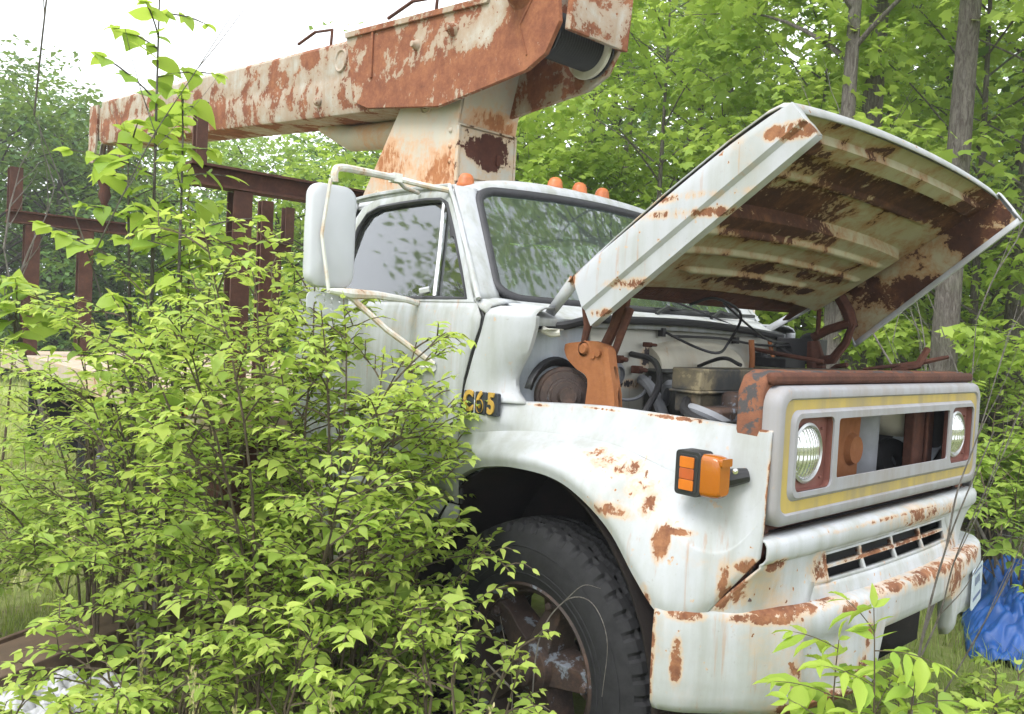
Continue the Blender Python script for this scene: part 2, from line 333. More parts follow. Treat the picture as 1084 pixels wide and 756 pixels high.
wv = t.n('ShaderNodeTexWave', {'Vector': v, 'Scale': 22.0, 'Distortion': .4}, bands_direction='Y').outputs['Fac']
wz = t.n('ShaderNodeTexWave', {'Vector': v, 'Scale': 7.0}, bands_direction='Z').outputs['Fac']
M_lamp = t.done((.66, .68, .66), .13, t.bump(t.math('ADD', wv, t.math('MULTIPLY', wz, .8)), .6, .01), metal=.75, **{'Coat Weight': 1.0})
M_plate = plain('licence_plate', (.45, .52, .58), .5, var=.2, scale=9)
M_ink = plain('plate_ink', (.10, .13, .24), .5)
M_emblem = plain('emblem_black', (.03, .035, .045), .5)
M_letter = paint('emblem_letters', base=(.50, .31, .06), bias=-.2, dirt=.5, dirtcol=(.3, .2, .06), rough=.5)
# ------------------------------------------------------------------ the crane truck
TR = empty('crane_truck', (0, 0, 0), 'abandoned white and rusty crane truck with its bonnet raised, overgrown by shrubs', 'truck')
def part(mb, name, mats, parent=None, **k): return mb.build(name, mats, parent or TR, **k)
def flip(P, s): return [[(p[0], p[1]*s, p[2]) for p in r] for r in P]
def ys(z):
    if z <= 1.74: return -.968 + .03*((z-1.45)/.55)**2
    return -.960 + (z-1.74)*.30
# --- chassis, hidden under the body
for s in (1, -1):
    part(MB().box((-7.0, s*.43-.04, .80), (.72, s*.43+.04, 1.02)), 'frame_rail', M_dark, bevel=.01)
part(MB().tube([(-.05, -.72, .50), (-.05, .72, .50)], .055, 12), 'front_axle', M_dark)
part(MB().tube([(-4.6, -.8, .51), (-4.6, .8, .51)], .08, 12).ball((-4.6, 0, .51), .22, 14), 'rear_axle', M_dark)
part(MB().box((-.25, -.3, .72), (.28, .3, 1.36)), 'engine_block', M_dark, bevel=.04)

# --- wheels
def wheel(x, y, s, R=.512, w=.13):
    """s = direction of the outer face along y"""
    t = empty_part('wheel', (x, y, .512))
    nth = 288; prof = [(.28, .095), (.30, .115), (.345, .132), (.40, .138), (.445, .132), (.475, .120), (.4925, .110)]
    hs = [.103, .097, .09, .082, .075, .062, .05, .04, .032, .026, .018, .01, .004, -.004, -.01, -.018, -.026, -.032, -.04, -.05, -.062, -.075, -.082, -.09, -.097, -.103]
    rings = []
    for k in range(nth):
        a = 2*pi*k/nth; u = k % 6
        ring = []
        zig = .010*(abs(((k % 12)/6)-1)*2-1)
        for r, h in prof: ring.append((r, h))
        for h in hs:
            r = R - .010*(abs(h)/.11)**2
            for gc in (-.045, 0, .045):
                if abs(h-gc-zig) < .010: r -= .015
            if abs(h) > .080 and u < 2: r -= .012
            if abs(h) > .1: r -= .003
            ring.append((r, h))
        for r, h in prof[::-1]: ring.append((r - (.008 if u < 2 and r > .48 else 0), -h))
        ring = [(r - (.012 if (u < 2 and i in (6,)) else 0), h) for i, (r, h) in enumerate(ring)]
        rings.append([(r*sin(a), s*h, r*cos(a)) for r, h in ring])
    m = MB().grid(rings, closed_u=True)
    for rr, hh in ((.36, .1345), (.43, .1355), (.335, .1295)):
        m.tube([(rr*sin(2*pi*k/60), s*hh, rr*cos(2*pi*k/60)) for k in range(60)], .0025, 5, closed=True)
    m.build('tyre', M_rubber, t, ang=18)
    m = MB().lathe([(.292, .100), (.298, .112), (.291, .120), (.280, .114), (.274, .096), (.268, .088), (.262, .092), (.256, .07), (.252, .01), (.250, -.09), (.28, -.10)], (0, 0, 0), (0, s, 0), 56)
    m.build('rim', M_rim, t, ang=50)
    m = MB()
    for k in range(5):
        a = 2*pi*k/5+.3
        d = Vector((sin(a), 0, cos(a))); e = Vector((cos(a), 0, -sin(a)))
        ring = []
        for r, wd, h0, h1 in ((.07, .07, -.03, .085), (.14, .058, -.03, .075), (.20, .052, -.03, .06), (.262, .062, -.03, .082)):
            ring.append([d*r + e*wd + Vector((0, s*h0, 0)), d*r + e*wd*.7 + Vector((0, s*h1, 0)), d*r - e*wd*.7 + Vector((0, s*h1, 0)), d*r - e*wd + Vector((0, s*h0, 0))])
        m.grid(ring, closed_v=True)
        m.lathe([(.0, .10), (.014, .10), (.016, .085), (.022, .085), (.022, .07)], d*.245, (0, s, 0), 6)
    m.lathe([(0, .165), (.045, .165), (.055, .155), (.058, .115), (.085, .11), (.092, .09), (.105, .02), (.12, -.04)], (0, 0, 0), (0, s, 0), 28)
    m.build('hub', M_rim, t, ang=40, bevel=.004)
    return t
def empty_part(name, loc, parent=None):
    o = bpy.data.objects.new(name, None); COL.objects.link(o); o.parent = parent or TR; o.location = loc; o.empty_display_size = .1; return o
w0 = wheel(-.06, -.79, -1); w0.rotation_euler = (0, 0, radians(2))
for x, y, s in ((-.06, .79, 1), (-4.6, -.95, -1), (-4.6, -.66, 1), (-4.6, .95, 1), (-4.6, .66, -1)):
    r = w0.copy(); COL.objects.link(r); r.location = (x, y, .512); r.rotation_euler = (0, 0, 0 if s < 0 else pi)
    for ch in w0.children:
        c = ch.copy(); COL.objects.link(c); c.parent = r

# --- fenders
ST = [
 [(-.395,-.967,1.43),(-.40,-.968,1.36),(-.40,-.972,1.30),(-.40,-.985,1.24),(-.40,-.995,1.17),(-.40,-.99,1.13)],
 [(-.30,-.962,1.43),(-.30,-.964,1.36),(-.30,-.966,1.315),(-.305,-.98,1.265),(-.31,-.995,1.215),(-.31,-.99,1.18)],
 [(-.21,-.915,1.43),(-.21,-.935,1.37),(-.21,-.93,1.328),(-.21,-.965,1.29),(-.21,-.996,1.245),(-.21,-.99,1.208)],
 [(-.09,-.845,1.435),(-.09,-.87,1.375),(-.09,-.885,1.338),(-.085,-.95,1.30),(-.08,-.996,1.262),(-.08,-.99,1.225)],
 [(.10,-.790,1.443),(.10,-.825,1.38),(.10,-.852,1.34),(.10,-.948,1.30),(.10,-.996,1.262),(.10,-.99,1.222)],
 [(.24,-.790,1.445),(.245,-.825,1.38),(.25,-.855,1.335),(.25,-.95,1.275),(.24,-.994,1.222),(.23,-.988,1.182)],
 [(.38,-.790,1.444),(.385,-.828,1.375),(.39,-.866,1.31),(.385,-.955,1.22),(.372,-.992,1.142),(.36,-.985,1.10)],
 [(.50,-.790,1.443),(.51,-.828,1.36),(.515,-.868,1.28),(.50,-.95,1.15),(.478,-.985,1.03),(.46,-.98,.985)],
 [(.60,-.792,1.442),(.605,-.824,1.34),(.605,-.866,1.24),(.59,-.935,1.09),(.56,-.97,.955),(.535,-.97,.905)],
 [(.66,-.793,1.441),(.665,-.818,1.33),(.66,-.853,1.22),(.64,-.905,1.07),(.60,-.94,.945),(.58,-.945,.89)],
 [(.71,-.794,1.441),(.71,-.811,1.32),(.705,-.836,1.21),(.69,-.87,1.08),(.65,-.90,.955),(.63,-.895,.89)],
 [(.745,-.795,1.440),(.745,-.803,1.33),(.742,-.815,1.22),(.73,-.835,1.13),(.71,-.855,1.03),(.695,-.85,.985)],
 [(.772,-.796,1.440),(.772,-.798,1.36),(.771,-.80,1.28),(.770,-.802,1.21),(.768,-.805,1.14),(.766,-.808,1.085)]]
EDGE = cr([(-.15,1.43),(-.195,1.47),(-.20,1.53),(-.145,1.62),(-.115,1.70),(-.11,1.745)], 22)
GAP = cr([(-.393,1.43),(-.385,1.50),(-.355,1.60),(-.315,1.70),(-.30,1.745)], 22)
ST = [[r[0], r[1], tuple(np.array(r[2])*.86+np.array(r[1])*.14), r[2], tuple(np.array(r[2])*.8+np.array(r[3])*.2), tuple(np.array(r[3])*.8+np.array(r[2])*.2), r[3], r[4], r[5]] for r in ST]
def fender(s):
    m = MB(); P = net(ST, 72, 44)
    m.grid(flip(P, s))
    # rolled lip turning in under the arch, and the flange along the top edge
    B = P[:, -1]; T = P[:, 0]
    m.grid(flip([[tuple(b), (b[0], b[1]+.03, b[2]-.004)] for b in B[:60]], s))
    m.grid(flip([[tuple(b), (b[0], b[1]+.012, b[2]+.003), (b[0], b[1]+.035, b[2]-.004)] for b in T[14:]], s))
    rows = []
    for i in range(22):
        x0, z = GAP[i]; x1 = EDGE[i][0]; row = []
        z = EDGE[i][1]
        for k in range(13):
            u = k/12; y0 = ys(z); y1 = -.893+.02*(1.745-z)
            row.append((x0+(x1-x0)*u, y0+(y1-y0)*u**3.0, z))
        rows.append(row)
    m.grid(flip(rows, s))
    # shoulder rolling over onto the cowl, and the rolled S edge of the bonnet opening
    top = rows[-1]
    m.grid(flip([top, [(p[0], p[1]+.02, p[2]+.018) for p in top], [(p[0]-.01, min(p[1]+.07, -.84), p[2]+.03) for p in top], [(p[0]-.02, -.78, p[2]+.032) for p in top]], s))
    ed = [r[-1] for r in rows]
    m.grid(flip([[p, (p[0]-.004, p[1]+.018, p[2]), (p[0]-.03, p[1]+.03, p[2])] for p in ed], s))
    return part(m, 'fender', M_fender, ang=50, solid=.008)
fr = fender(1); fl = fender(-1)
for s in (1, -1):
    m = MB()
    arc = [(-.06+.60*cos(a), .51+.72*sin(a)) for a in [pi*(k/20*1.3-.05) for k in range(21)]]
    m.grid([[(x, s*-.955, z), (x, s*-.48, z)] for x, z in arc])
    m.grid([[(x, s*-.48, z), (x, s*-.48, .6)] for x, z in arc])
    part(m, 'wheel_well', M_under, ang=60, solid=.01)
    # inner wing seen through the open bonnet
    m = MB(); m.grid([[(x, s*-.77, 1.44), (x, s*-.70, 1.34), (x, s*-.56, 1.26), (x, s*-.45, 1.0)] for x in (-.12, .1, .3, .5, .70)])
    part(m, 'inner_wing', M_bluegrey, solid=.01)
# side badge C65
em = MB()
for i in range(3):
    x0 = -.388+i*.060
    em.prism(rrect(x0, x0+.057, 1.380, 1.462, .006, 2), [], XZ, -.974, -.955)
eb = em.build('side_emblem', M_emblem, fr, bevel=.002)
def text_mesh(body, size, ext, fn, name, mat, parent, wx=1.0, off=0.0):
    cu = bpy.data.curves.new(name, 'FONT'); cu.body = body; cu.size = size; cu.extrude = ext; cu.offset = off; cu.align_x = 'CENTER'; cu.align_y = 'CENTER'
    o = bpy.data.objects.new(name+'_tmp', cu); COL.objects.link(o)
    me = bpy.data.meshes.new_from_object(o.evaluated_get(bpy.context.evaluated_depsgraph_get())); bpy.data.objects.remove(o)
    me.name = name; me.materials.clear(); me.materials.append(mat)
    for v in me.vertices: v.co = fn(v.co.x*wx, v.co.y, v.co.z)
    o = bpy.data.objects.new(name, me); COL.objects.link(o); o.parent = parent; return o
lt = None
for i, chv in enumerate('C65'):
    xc = -.388+i*.060+.0285
    text_mesh(chv, .104, .004, lambda a, b, d, xc=xc: (xc+a, -.976-d, 1.421+b), 'badge_letter', M_letter, fr, wx=.72, off=.0034)
em_rot = Matrix.Rotation(radians(3), 4, Vector((0, 0, 1)))
for o in [eb]+[c for c in fr.children if c.name.startswith('badge_letter')]:
    o.matrix_local = Matrix.Translation((-.39, -.965, 0)) @ em_rot @ Matrix.Translation((.39, .965, 0))

# turn signals, with a rubber bracket on the fender corner
def signal(s):
    t = empty_part('turn_signal', (.62, s*-.90, 1.315))
    m = MB(); Y = lambda v: s*v
    m.prism(rrect(-.050, .035, -.065, .062, .012, 3), [], lambda a, b, d: (a, Y(-d), b), .0, .062)
    m.build('housing', M_black, t, bevel=.006)
    m = MB(); m.prism(rrect(-.043, .027, -.056, .052, .01, 3), [], lambda a, b, d: (a, Y(-d), b), .058, .064, 0)
    m.prism(rrect(-.032, .016, .014, .045, .003, 2), [], lambda a, b, d: (a, Y(-d), b), .064, .068, 1)
    m.prism(rrect(-.032, .016, -.018, .0125, .003, 2), [], lambda a, b, d: (a, Y(-d), b), .064, .0675, 2)
    m.prism(rrect(-.032, .016, -.049, -.0195, .003, 2), [], lambda a, b, d: (a, Y(-d), b), .064, .068, 1)
    m.build('side_reflector', [M_black, M_amber2, M_amber3], t, bevel=.002)
    m = MB()
    rows = []
    for a, b in ((0, 1.0), (.034, 1.0), (.052, .94), (.060, .82)):
        rows.append([(.035+a, Y(-(.031+(q[0])*b)), q[1]*b) for q in rrect(-.028, .030, -.062, .058, .018, 4)])
    m.grid(rows, closed_v=True)
    m.add(rows[-1], [tuple(range(len(rows[-1])))])
    m.prism(rrect(-.024, .026, .030, .052, .004, 2), [], lambda a, b, d: (.035+d, Y(-(.031+a)), b), .050, .066)
    m.build('lens', M_amber, t, ang=45)
    m = MB().tube([(.03, Y(.0), -.02), (.07, Y(.04), -.01), (.10, Y(.075), 0)], [.03, .026, .02], 10)
    m.ball((.055, Y(-.002), -.0), .016, 8)
    m.build('bracket', M_black, t)
    MB().lathe([(0, .006), (.008, .005), (.009, 0)], (.088, Y(.03), .012), (.5, -s*.8, 0), 10).build('screw', M_chrome, t)
    return t
signal(1); signal(-1)

# --- bumper
BP = [(.535,-.974),(.56,-.968),(.62,-.925),(.70,-.83),(.775,-.74),(.82,-.65),(.848,-.52),(.868,-.36),(.878,-.18),(.88,0)]
BP = cr(BP + [(.88,.18),(.872,.36),(.857,.54),(.835,.70),(.805,.83),(.75,.92),(.66,.965),(.56,.975)], 150)
m = MB(); rows = []
for i, (x, y) in enumerate(BP):
    a = BP[max(i-1, 0)]; b = BP[min(i+1, len(BP)-1)]
    tx, ty = b[0]-a[0], b[1]-a[1]; L = sqrt(tx*tx+ty*ty); nx, ny = ty/L, -tx/L         # outward normal
    ay = abs(y)
    k = min(max((.34-abs(y-.07))/.05, 0), 1); k = k*k*(3-2*k)
    z_ = .60+.055*min(max((y-.38)/.08, 0), 1); zb = z_*(1-k) + .785*k
    row = []
    for (off, zz) in ((-.17, .925), (-.10, .925), (-.05, .922), (-.030, .923), (-.011, .917), (-.003, .907), (0, .89), (.003, .845), (.003, .83), (.003, .80), (.003, .77), (.003, .74), (.003, .72), (.002, .70), (-.002, .67), (-.004, .64), (-.02, .615), (-.05, .603)):
        z = zb + (zz-.60)*(.925-zb)/(.325)
        o = off
        if .44 < ay < .64 and .665 < z < .845: o -= .014                               # pressed panel
        if x < .60 and off < -.05: o = -.05
        row.append((x+nx*o, y+ny*o, z))
    rows.append(row)
m.grid(rows)
bu = part(m, 'bumper', M_bumper, ang=50, solid=.008)
m = MB().box((.50, -.8, .62), (.62, .8, .80)); part(m, 'bumper_bracket', M_dark, bevel=.01)
# licence plate on the left corner
c0 = Vector((.832, .715, .765)); tdir = Vector((-.032, .18, 0)).normalized(); nrm = Vector((tdir.y, -tdir.x, 0))
pf = lambda a, b, d: c0 + tdir*a + Vector((0, 0, b)) + nrm*d
m = MB().prism(rrect(-.10, .13, -.085, .075, .012, 3), [], pf, .004, .009); lp = m.build('licence_plate', M_plate, bu)
m = MB(); random.seed(3)
for r_, n_, hh in ((.022, 6, .034), (-.045, 9, .014), (.06, 8, .008)):
    for k in range(n_):
        a0 = -.08+.19*k/n_
        if r_ == .022 and k in (0, 5): continue
        m.prism([(a0, r_-hh/2), (a0+.008, r_-hh/2), (a0+.009, r_+hh/2), (a0+.002, r_+hh/2)], [], pf, .0095, .011)
        if False: m.prism([(a0+.008, r_), (a0+.014, r_), (a0+.014, r_+hh*.25), (a0+.008, r_+hh*.25)], [], pf, .0095, .011)
m.build('plate_marking', M_ink, lp)

# --- valance (lower front panel) with bar and slots
TOPC = cr([(.765,-.808),(.775,-.72),(.783,-.45),(.787,-.2),(.788,0),(.787,.2),(.783,.45),(.775,.72),(.765,.808)], 61)
BOTC = cr([(.63,-.892),(.72,-.79),(.785,-.64),(.815,-.45),(.835,-.2),(.838,0),(.835,.2),(.815,.45),(.785,.64),(.72,.79),(.63,.892)], 61)
m = MB(); rows = []
for i in range(61):
    tx, ty = TOPC[i]; bx, by = BOTC[i]
    row = []
    for f, z, o in ((0, 1.135, -.05), (0, 1.137, -.01), (0, 1.132, .012), (0, 1.118, .020), (0, 1.085, .020), (0, 1.072, .012), (0, 1.064, .0), (.0, 1.055, 0)):
        row.append((tx+o, ty, z))
    rows.append(row)
m.grid(rows)
# slotted middle
SL = [(1.055, None), (1.05, 0), (1.018, 1), (1.010, 0), (.978, 1), (.97, 0)]
cols = [-.60, -.462, -.245, -.233, -.012, .0, .222, .234, .455, .60]
def vx(y, z):
    f = max(0, min(1, (1.055-z)/.16)); f = f*f*(3-2*f)
    ti = np.interp(y, TOPC[:, 1], TOPC[:, 0]); bi = np.interp(y, BOTC[:, 1], BOTC[:, 0]); return ti*(1-f)+bi*f-(.004 if abs(y) > .47 else 0)
zs = [1.055, 1.048, 1.016, 1.008, .976, .968]
for j in range(len(zs)-1):
    for i in range(len(cols)-1):
        hole = (j in (1, 3)) and (i % 2 == 1)
        y0, y1, z0, z1 = cols[i], cols[i+1], zs[j], zs[j+1]
        if not hole: m.grid([[(vx(y0, z0), y0, z0), (vx(y0, z1), y0, z1)], [(vx(y1, z0), y1, z0), (vx(y1, z1), y1, z1)]])
        else:
            A = [(y0, z0), (y1, z0), (y1, z1), (y0, z1)]
            for k in range(4):
                (ya, za), (yb, zb) = A[k], A[(k+1) % 4]
                m.grid([[(vx(ya, za), ya, za), (vx(ya, za)-.012, ya, za)], [(vx(yb, zb), yb, zb), (vx(yb, zb)-.012, yb, zb)]])
zz = np.linspace(.968, .905, 6)
ysx = np.linspace(-.60, .60, 30)
m.grid([[(vx(y, z), y, z) for z in zz] for y in ysx])
for s in (1, -1):
    lo = [i for i in range(61) if (TOPC[i][1] <= -.465 if s == 1 else TOPC[i][1] >= .458)]
    rows = []
    for i in lo:
        tx, ty = TOPC[i]; row = []
        for k in range(14):
            f = k/13; z = 1.055 + (.895-1.055)*f; e_ = max(0, (abs(ty)-.60)/.2); g = (f*f*(3-2*f))*(1-min(e_, 1))+f*min(e_, 1)
            # end edge follows the fender seam
            row.append((tx*(1-g)+BOTC[i][0]*g, ty*(1-g)+BOTC[i][1]*g, z))
        rows.append(row)
    m.grid(rows)
part(m, 'front_valance', M_valance, ang=50, solid=.006)
part(MB().box((.70, -.72, .90), (.72, .72, 1.14)), 'valance_backing', M_black)
for s in (1, -1):
    A_ = cr([(.60, -.885, .885), (.655, -.85, .985), (.735, -.795, 1.085), (.742, -.785, 1.14)], 14); B_ = cr([(.66, -.80, .885), (.71, -.79, .985), (.752, -.76, 1.085), (.752, -.75, 1.14)], 14)
    part(MB().grid(flip([[tuple(a), tuple((a+b)/2+np.array([.006, -.006, 0])), tuple(b)] for a, b in zip(A_, B_)], s)), 'seam_flange', M_pocket, ang=60, solid=.004)

# --- grille surround with yellow stripe, three openings
ZC = 1.37
def ring(hw, z0, z1, r, x): return [(x, a, b) for a, b in rrect(-hw, hw, z0, z1, r, 6)]
R0 = [ring(.79, 1.165, 1.57, .06, .735), ring(.79, 1.165, 1.57, .06, .772), ring(.784, 1.171, 1.564, .055, .783), ring(.775, 1.180, 1.555, .05, .788), ring(.758, 1.199, 1.536, .042, .788), ring(.753, 1.204, 1.531, .04, .782)]
m = MB().grid(R0, closed_v=True)
m.grid([ring(.717, 1.236, 1.502, .036, .782), ring(.706, 1.246, 1.493, .034, .792)], closed_v=True)
m.prism(rrect(-.706, .706, 1.246, 1.493, .034, 6), [rrect(-.69, -.47, 1.262, 1.478, .025, 4), rrect(-.44, .45, 1.285, 1.470, .012, 3), rrect(.48, .70, 1.262, 1.478, .025, 4)], YZ, .786, .793)
gb = part(m, 'grille_surround', M_bezel, ang=35, bevel=.002)
MB().grid([ring(.753, 1.204, 1.531, .04, .7825), ring(.717, 1.236, 1.502, .036, .7825)], closed_v=True).build('yellow_stripe', M_yellow, gb)
for yc in (-.58, .59):
    hl = empty_part('headlight', (.765, yc, 1.37))
    m = MB().prism(rrect(-.109, .109, -.107, .107, .02, 4), [circ(-.012, 0, .087)], YZ, -.004, .002)
    m.grid([[(.02, a, b) for a, b in rrect(-.109, .109, -.107, .107, .02, 4)], [(.0, a, b) for a, b in rrect(-.109, .109, -.107, .107, .02, 4)]], closed_v=True)
    for a, b in ((.075, .07), (.08, -.08), (-.09, .09)): m.lathe([(0, .007), (.004, .006), (.005, 0)], (.002, a, b), (1, 0, 0), 8)
    m.build('lamp_pocket', M_pocket, hl, ang=40)
    MB().lathe([(.086, .0), (.091, .008), (.084, .012), (.080, .004)], (0, -.012, 0), (1, 0, 0), 40).build('trim_ring', M_silver, hl)
    MB().lathe([(.0001, .030), (.02, .029), (.04, .025), (.06, .017), (.074, .009), (.082, .0)], (.001, -.012, 0), (1, 0, 0), 40).build('lens', M_lamp, hl, ang=60)

# --- radiator support hoop and what shows through the grille
o1 = [(.80, .95), (.80, 1.55), (.775, 1.595), (.73, 1.612), (-.73, 1.612), (-.775, 1.595), (-.80, 1.55), (-.80, .95)]
i1 = [(.715, .95), (.715, 1.53), (.70, 1.55), (.68, 1.562), (-.68, 1.562), (-.70, 1.55), (-.715, 1.53), (-.715, .95)]
m = MB(); m.grid([[(.655, a, b), (.655, c, d), (.735, c, d), (.735, a, b)] for (a, b), (c, d) in zip(o1, i1)], closed_v=True)
part(m, 'radiator_support', M_support, ang=40, bevel=.008)
part(MB().box((.725, -.775, 1.572), (.757, .775, 1.608)), 'support_lip', M_brown, bevel=.012)
part(MB().box((.66, .36, .95), (.70, .55, 1.56)).box((.70, .45, .95), (.715, .47, 1.56)).box((.68, -.72, 1.13), (.72, .72, 1.175)), 'centre_brace', M_brown, bevel=.006)
part(MB().box((.46, -.66, .80), (.50, .66, 1.43)), 'radiator_light_block', M_black)  # dark radiator panel put in to block light behind the grille
part(MB().box((.24, -.56, 1.515), (.36, .63, 1.592)).box((.25, -.55, 1.44), (.355, .62, 1.508)).box((.235, -.57, 1.506), (.37, .64, 1.517)), 'radiator_tank', M_scrape, bevel=.008)
part(MB().lathe([(.085, -.32), (.085, .2)], (.56, .165, 1.36), (0, .04, 1), 28), 'air_duct', M_grey)
part(MB().lathe([(.0, .03), (.05, .03), (.06, .01), (.17, .012), (.19, 0), (.19, -.03), (.16, -.035)], (.60, .04, 1.32), (1, 0, 0), 36), 'fan_pulley', M_orange, ang=40)
part(MB().lathe([(0, -.08), (.09, -.07), (.12, -.03), (.12, .1), (.08, .14), (0, .15)], (.58, .48, 1.42), (0, 0, 1), 28), 'coolant_tank', M_cream, ang=50)
part(MB().lathe([(.03, .0), (.085, .0), (.095, -.02), (.085, -.04), (.03, -.04)], (.60, .47, 1.25), (.8, -.3, .3), 28), 'belt_pulley', M_dark, ang=40)
part(MB().box((.62, .62, 1.22), (.70, .70, 1.50)), 'battery_tray', M_dark, bevel=.02)
part(MB().box((.60, -.48, 1.0), (.70, -.45, 1.55)), 'duct_frame', M_brown, bevel=.004)
part(MB().lathe([(.075, -.02), (.09, 0), (.075, .02), (.06, 0), (.075, -.02)], (.40, -.56, 1.43), (.2, .4, 1), 30), 'hose_loop', M_grey)

# --- firewall, cowl and engine bay fittings
part(MB().grid([[(-.13, y, 1.05), (-.13, y, 1.40), (-.135, y, 1.66), (-.15, y, 1.735)] for y in np.linspace(-.575, .86, 12)]), 'firewall', M_fw, solid=.01)
part(MB().grid([[(-.26+.20*cos(a)*1.0, y, 1.565+.155*sin(a)*(1-.25*abs((y-.08)/.30)**3)) for a in [pi/2*k/8 for k in range(9)]] + [(-.13, y, 1.55)] for y in np.linspace(-.22, .38, 13)])
     .prism([(-.26, 1.56)]+[(-.26+.20*cos(pi/2*k/8), 1.565+.116*sin(pi/2*k/8)) for k in range(9)], [], XZ, -.224, -.218), 'heater_box', M_cream, ang=50)
part(MB().box((-.12, -.26, 1.30), (.02, .44, 1.55)).box((-.1, -.28, 1.548), (.0, .46, 1.566)), 'engine_cover', plain('engine_cover_paint', (.05, .052, .046), .7), bevel=.03)
part(MB().tube([(-.06, .42, 1.70), (-.05, .42, 1.62), (-.05, .42, 1.54)], .013, 8), 'firewall_stay', M_orange); part(MB().tube([(-.11, .66, 1.70), (-.08, .66, 1.6)], .01, 6), 'firewall_stay', M_orange)
m = MB().box((-.12, .74, 1.60), (.06, .90, 1.72)).box((-.10, .52, 1.58), (.06, .70, 1.625)).tube([(-.1, .7, 1.69), (.0, .76, 1.60)], .012).ball((.02, .80, 1.70), .05)
part(m, 'wiper_motor', M_dark, bevel=.012)
# brake booster tucked behind the bonnet hinge
bo = Vector((-.11, -.73, 1.46)); ax = Vector((.80, -.60, .06))
part(MB().lathe([(.105, -.07), (.108, 0), (.104, .008), (.094, .010), (.090, .022), (.066, .026), (.064, .04), (.056, .042), (.054, .055), (.034, .057), (.030, .10), (0, .10)], bo, ax, 40), 'brake_booster', M_rim, ang=38)
m = MB(); rows = []
for k in range(14):
    a = pi*(.02+.96*k/13); c = Vector((-.15, -.725, 1.45)); d = Vector((-.1, -.62*cos(a), .80*sin(a)+.1)).normalized()
    rows.append([c + d*.12, c + d*.145 + Vector((.02, 0, 0)), c + d*.15])
m.grid(rows); part(m, 'booster_seal', M_seal, ang=60, solid=.006)
part(MB().grid([[(x, y, z) for z in (1.36, 1.5, 1.6, 1.715)] for x, y in ((-.25, -.86), (-.215, -.82), (-.185, -.74), (-.165, -.60), (-.14, -.5))]), 'cowl_side_panel', M_bluegrey, ang=60)
part(MB().grid([[(-.17+.07*u, -.84+.08*v, 1.69+.012*u) for u in (0, .5, 1)] for v in (0, 1)]).tube([(-.14, -.83, 1.70), (-.12, -.80, 1.685), (-.10, -.78, 1.69)], .012), 'torn_flange', M_fw, solid=.004)
# hoses and loose wires
hz = MB().tube(bez((-.10, -.30, 1.52), (.0, -.34, 1.50), (.10, -.40, 1.38), 10), .022, 10)
hz.tube(bez((-.12, -.52, 1.47), (.02, -.42, 1.40), (-.09, -.26, 1.53), 12), .007, 6).lathe([(.03, 0), (.045, .01), (.03, .02)], (-.125, -.43, 1.54), (1, 0, 0), 16)
part(hz, 'hose', M_grey)
random.seed(12)
for k, pts in enumerate((((-.12, -.35, 1.62), (.02, -.38, 1.60), (.14, -.50, 1.52), (.16, -.62, 1.40)), ((.24, -.40, 1.50), (.14, -.44, 1.52), (.02, -.30, 1.44), (-.1, -.2, 1.42)), ((.30, -.55, 1.48), (.38, -.66, 1.45), (.50, -.68, 1.42)), ((-.12, .05, 1.56), (.1, -.05, 1.62), (.22, -.1, 1.60)), ((-.1, .5, 1.66), (.1, .45, 1.64), (.25, .5, 1.62)), ((.42, -.3, 1.52), (.5, -.4, 1.56), (.62, -.62, 1.5)))):
    part(MB().tube(cr(pts, 16), (.012, .018, .016, .008, .01, .007)[k], 8), 'engine_hose', (M_black, M_grey, M_black, M_black, M_brown, M_black)[k])
for x, y, z, a in ((-.115, -.46, 1.60, .03), (-.115, -.52, 1.50, .04), (-.115, -.34, 1.56, .03), (-.115, .55, 1.62, .05), (-.115, -.28, 1.66, .02)):
    part(MB().box((x, y-a/2, z-a/2), (x+.03+a*.4, y+a/2, z+a/2)).lathe([(0, .03), (a*.3, .028), (a*.35, 0)], (x+.03+a*.4, y, z), (1, 0, 0), 10), 'relay_box', M_dark if a > .03 else M_brown, bevel=.004)
part(MB().box((.38, -.60, 1.40), (.47, -.30, 1.47)).lathe([(0, .05), (.035, .05), (.04, .03), (.04, 0)], (.42, -.45, 1.47), (0, 0, 1), 14), 'alternator', M_rim, bevel=.015)
wr = MB()
wr.tube(cr([(-.12, -.16, 1.72), (.02, -.12, 1.66), (.06, -.02, 1.64), (.04, .08, 1.68), (.12, .04, 1.80), (.06, -.06, 1.86), (-.02, -.12, 1.83)], 30), .006, 6)
wr.tube(cr([(-.10, -.12, 1.70), (-.10, .25, 1.70), (-.08, .5, 1.68), (-.04, .78, 1.68)], 20), .006, 6)
wr.tube(cr([(-.02, .1, 1.86), (.0, .3, 1.76), (-.04, .55, 1.70), (-.06, .8, 1.69)], 20), .005, 6)
wr.tube(cr([(-.28, .1, 1.86), (-.2, .3, 1.80), (-.1, .6, 1.71), (-.02, .86, 1.68)], 16), .005, 6)
wr.box((-.125, -.18, 1.695), (-.10, -.16, 1.73)).box((-.125, .36, 1.68), (-.10, .385, 1.71))
part(wr, 'loose_wire', M_black)
for k, (y0, y1) in enumerate(((-.77, -.60), (-.60, .05), (.05, .86))):
    pass
part(MB().tube(cr([(-.20, -.80, 1.715), (-.13, -.74, 1.715), (-.09, -.62, 1.745), (-.10, -.4, 1.752), (-.085, 0, 1.757), (-.10, .4, 1.745), (-.14, .82, 1.725)], 40), .014, 8, flat=1.3), 'bonnet_seal', M_seal)

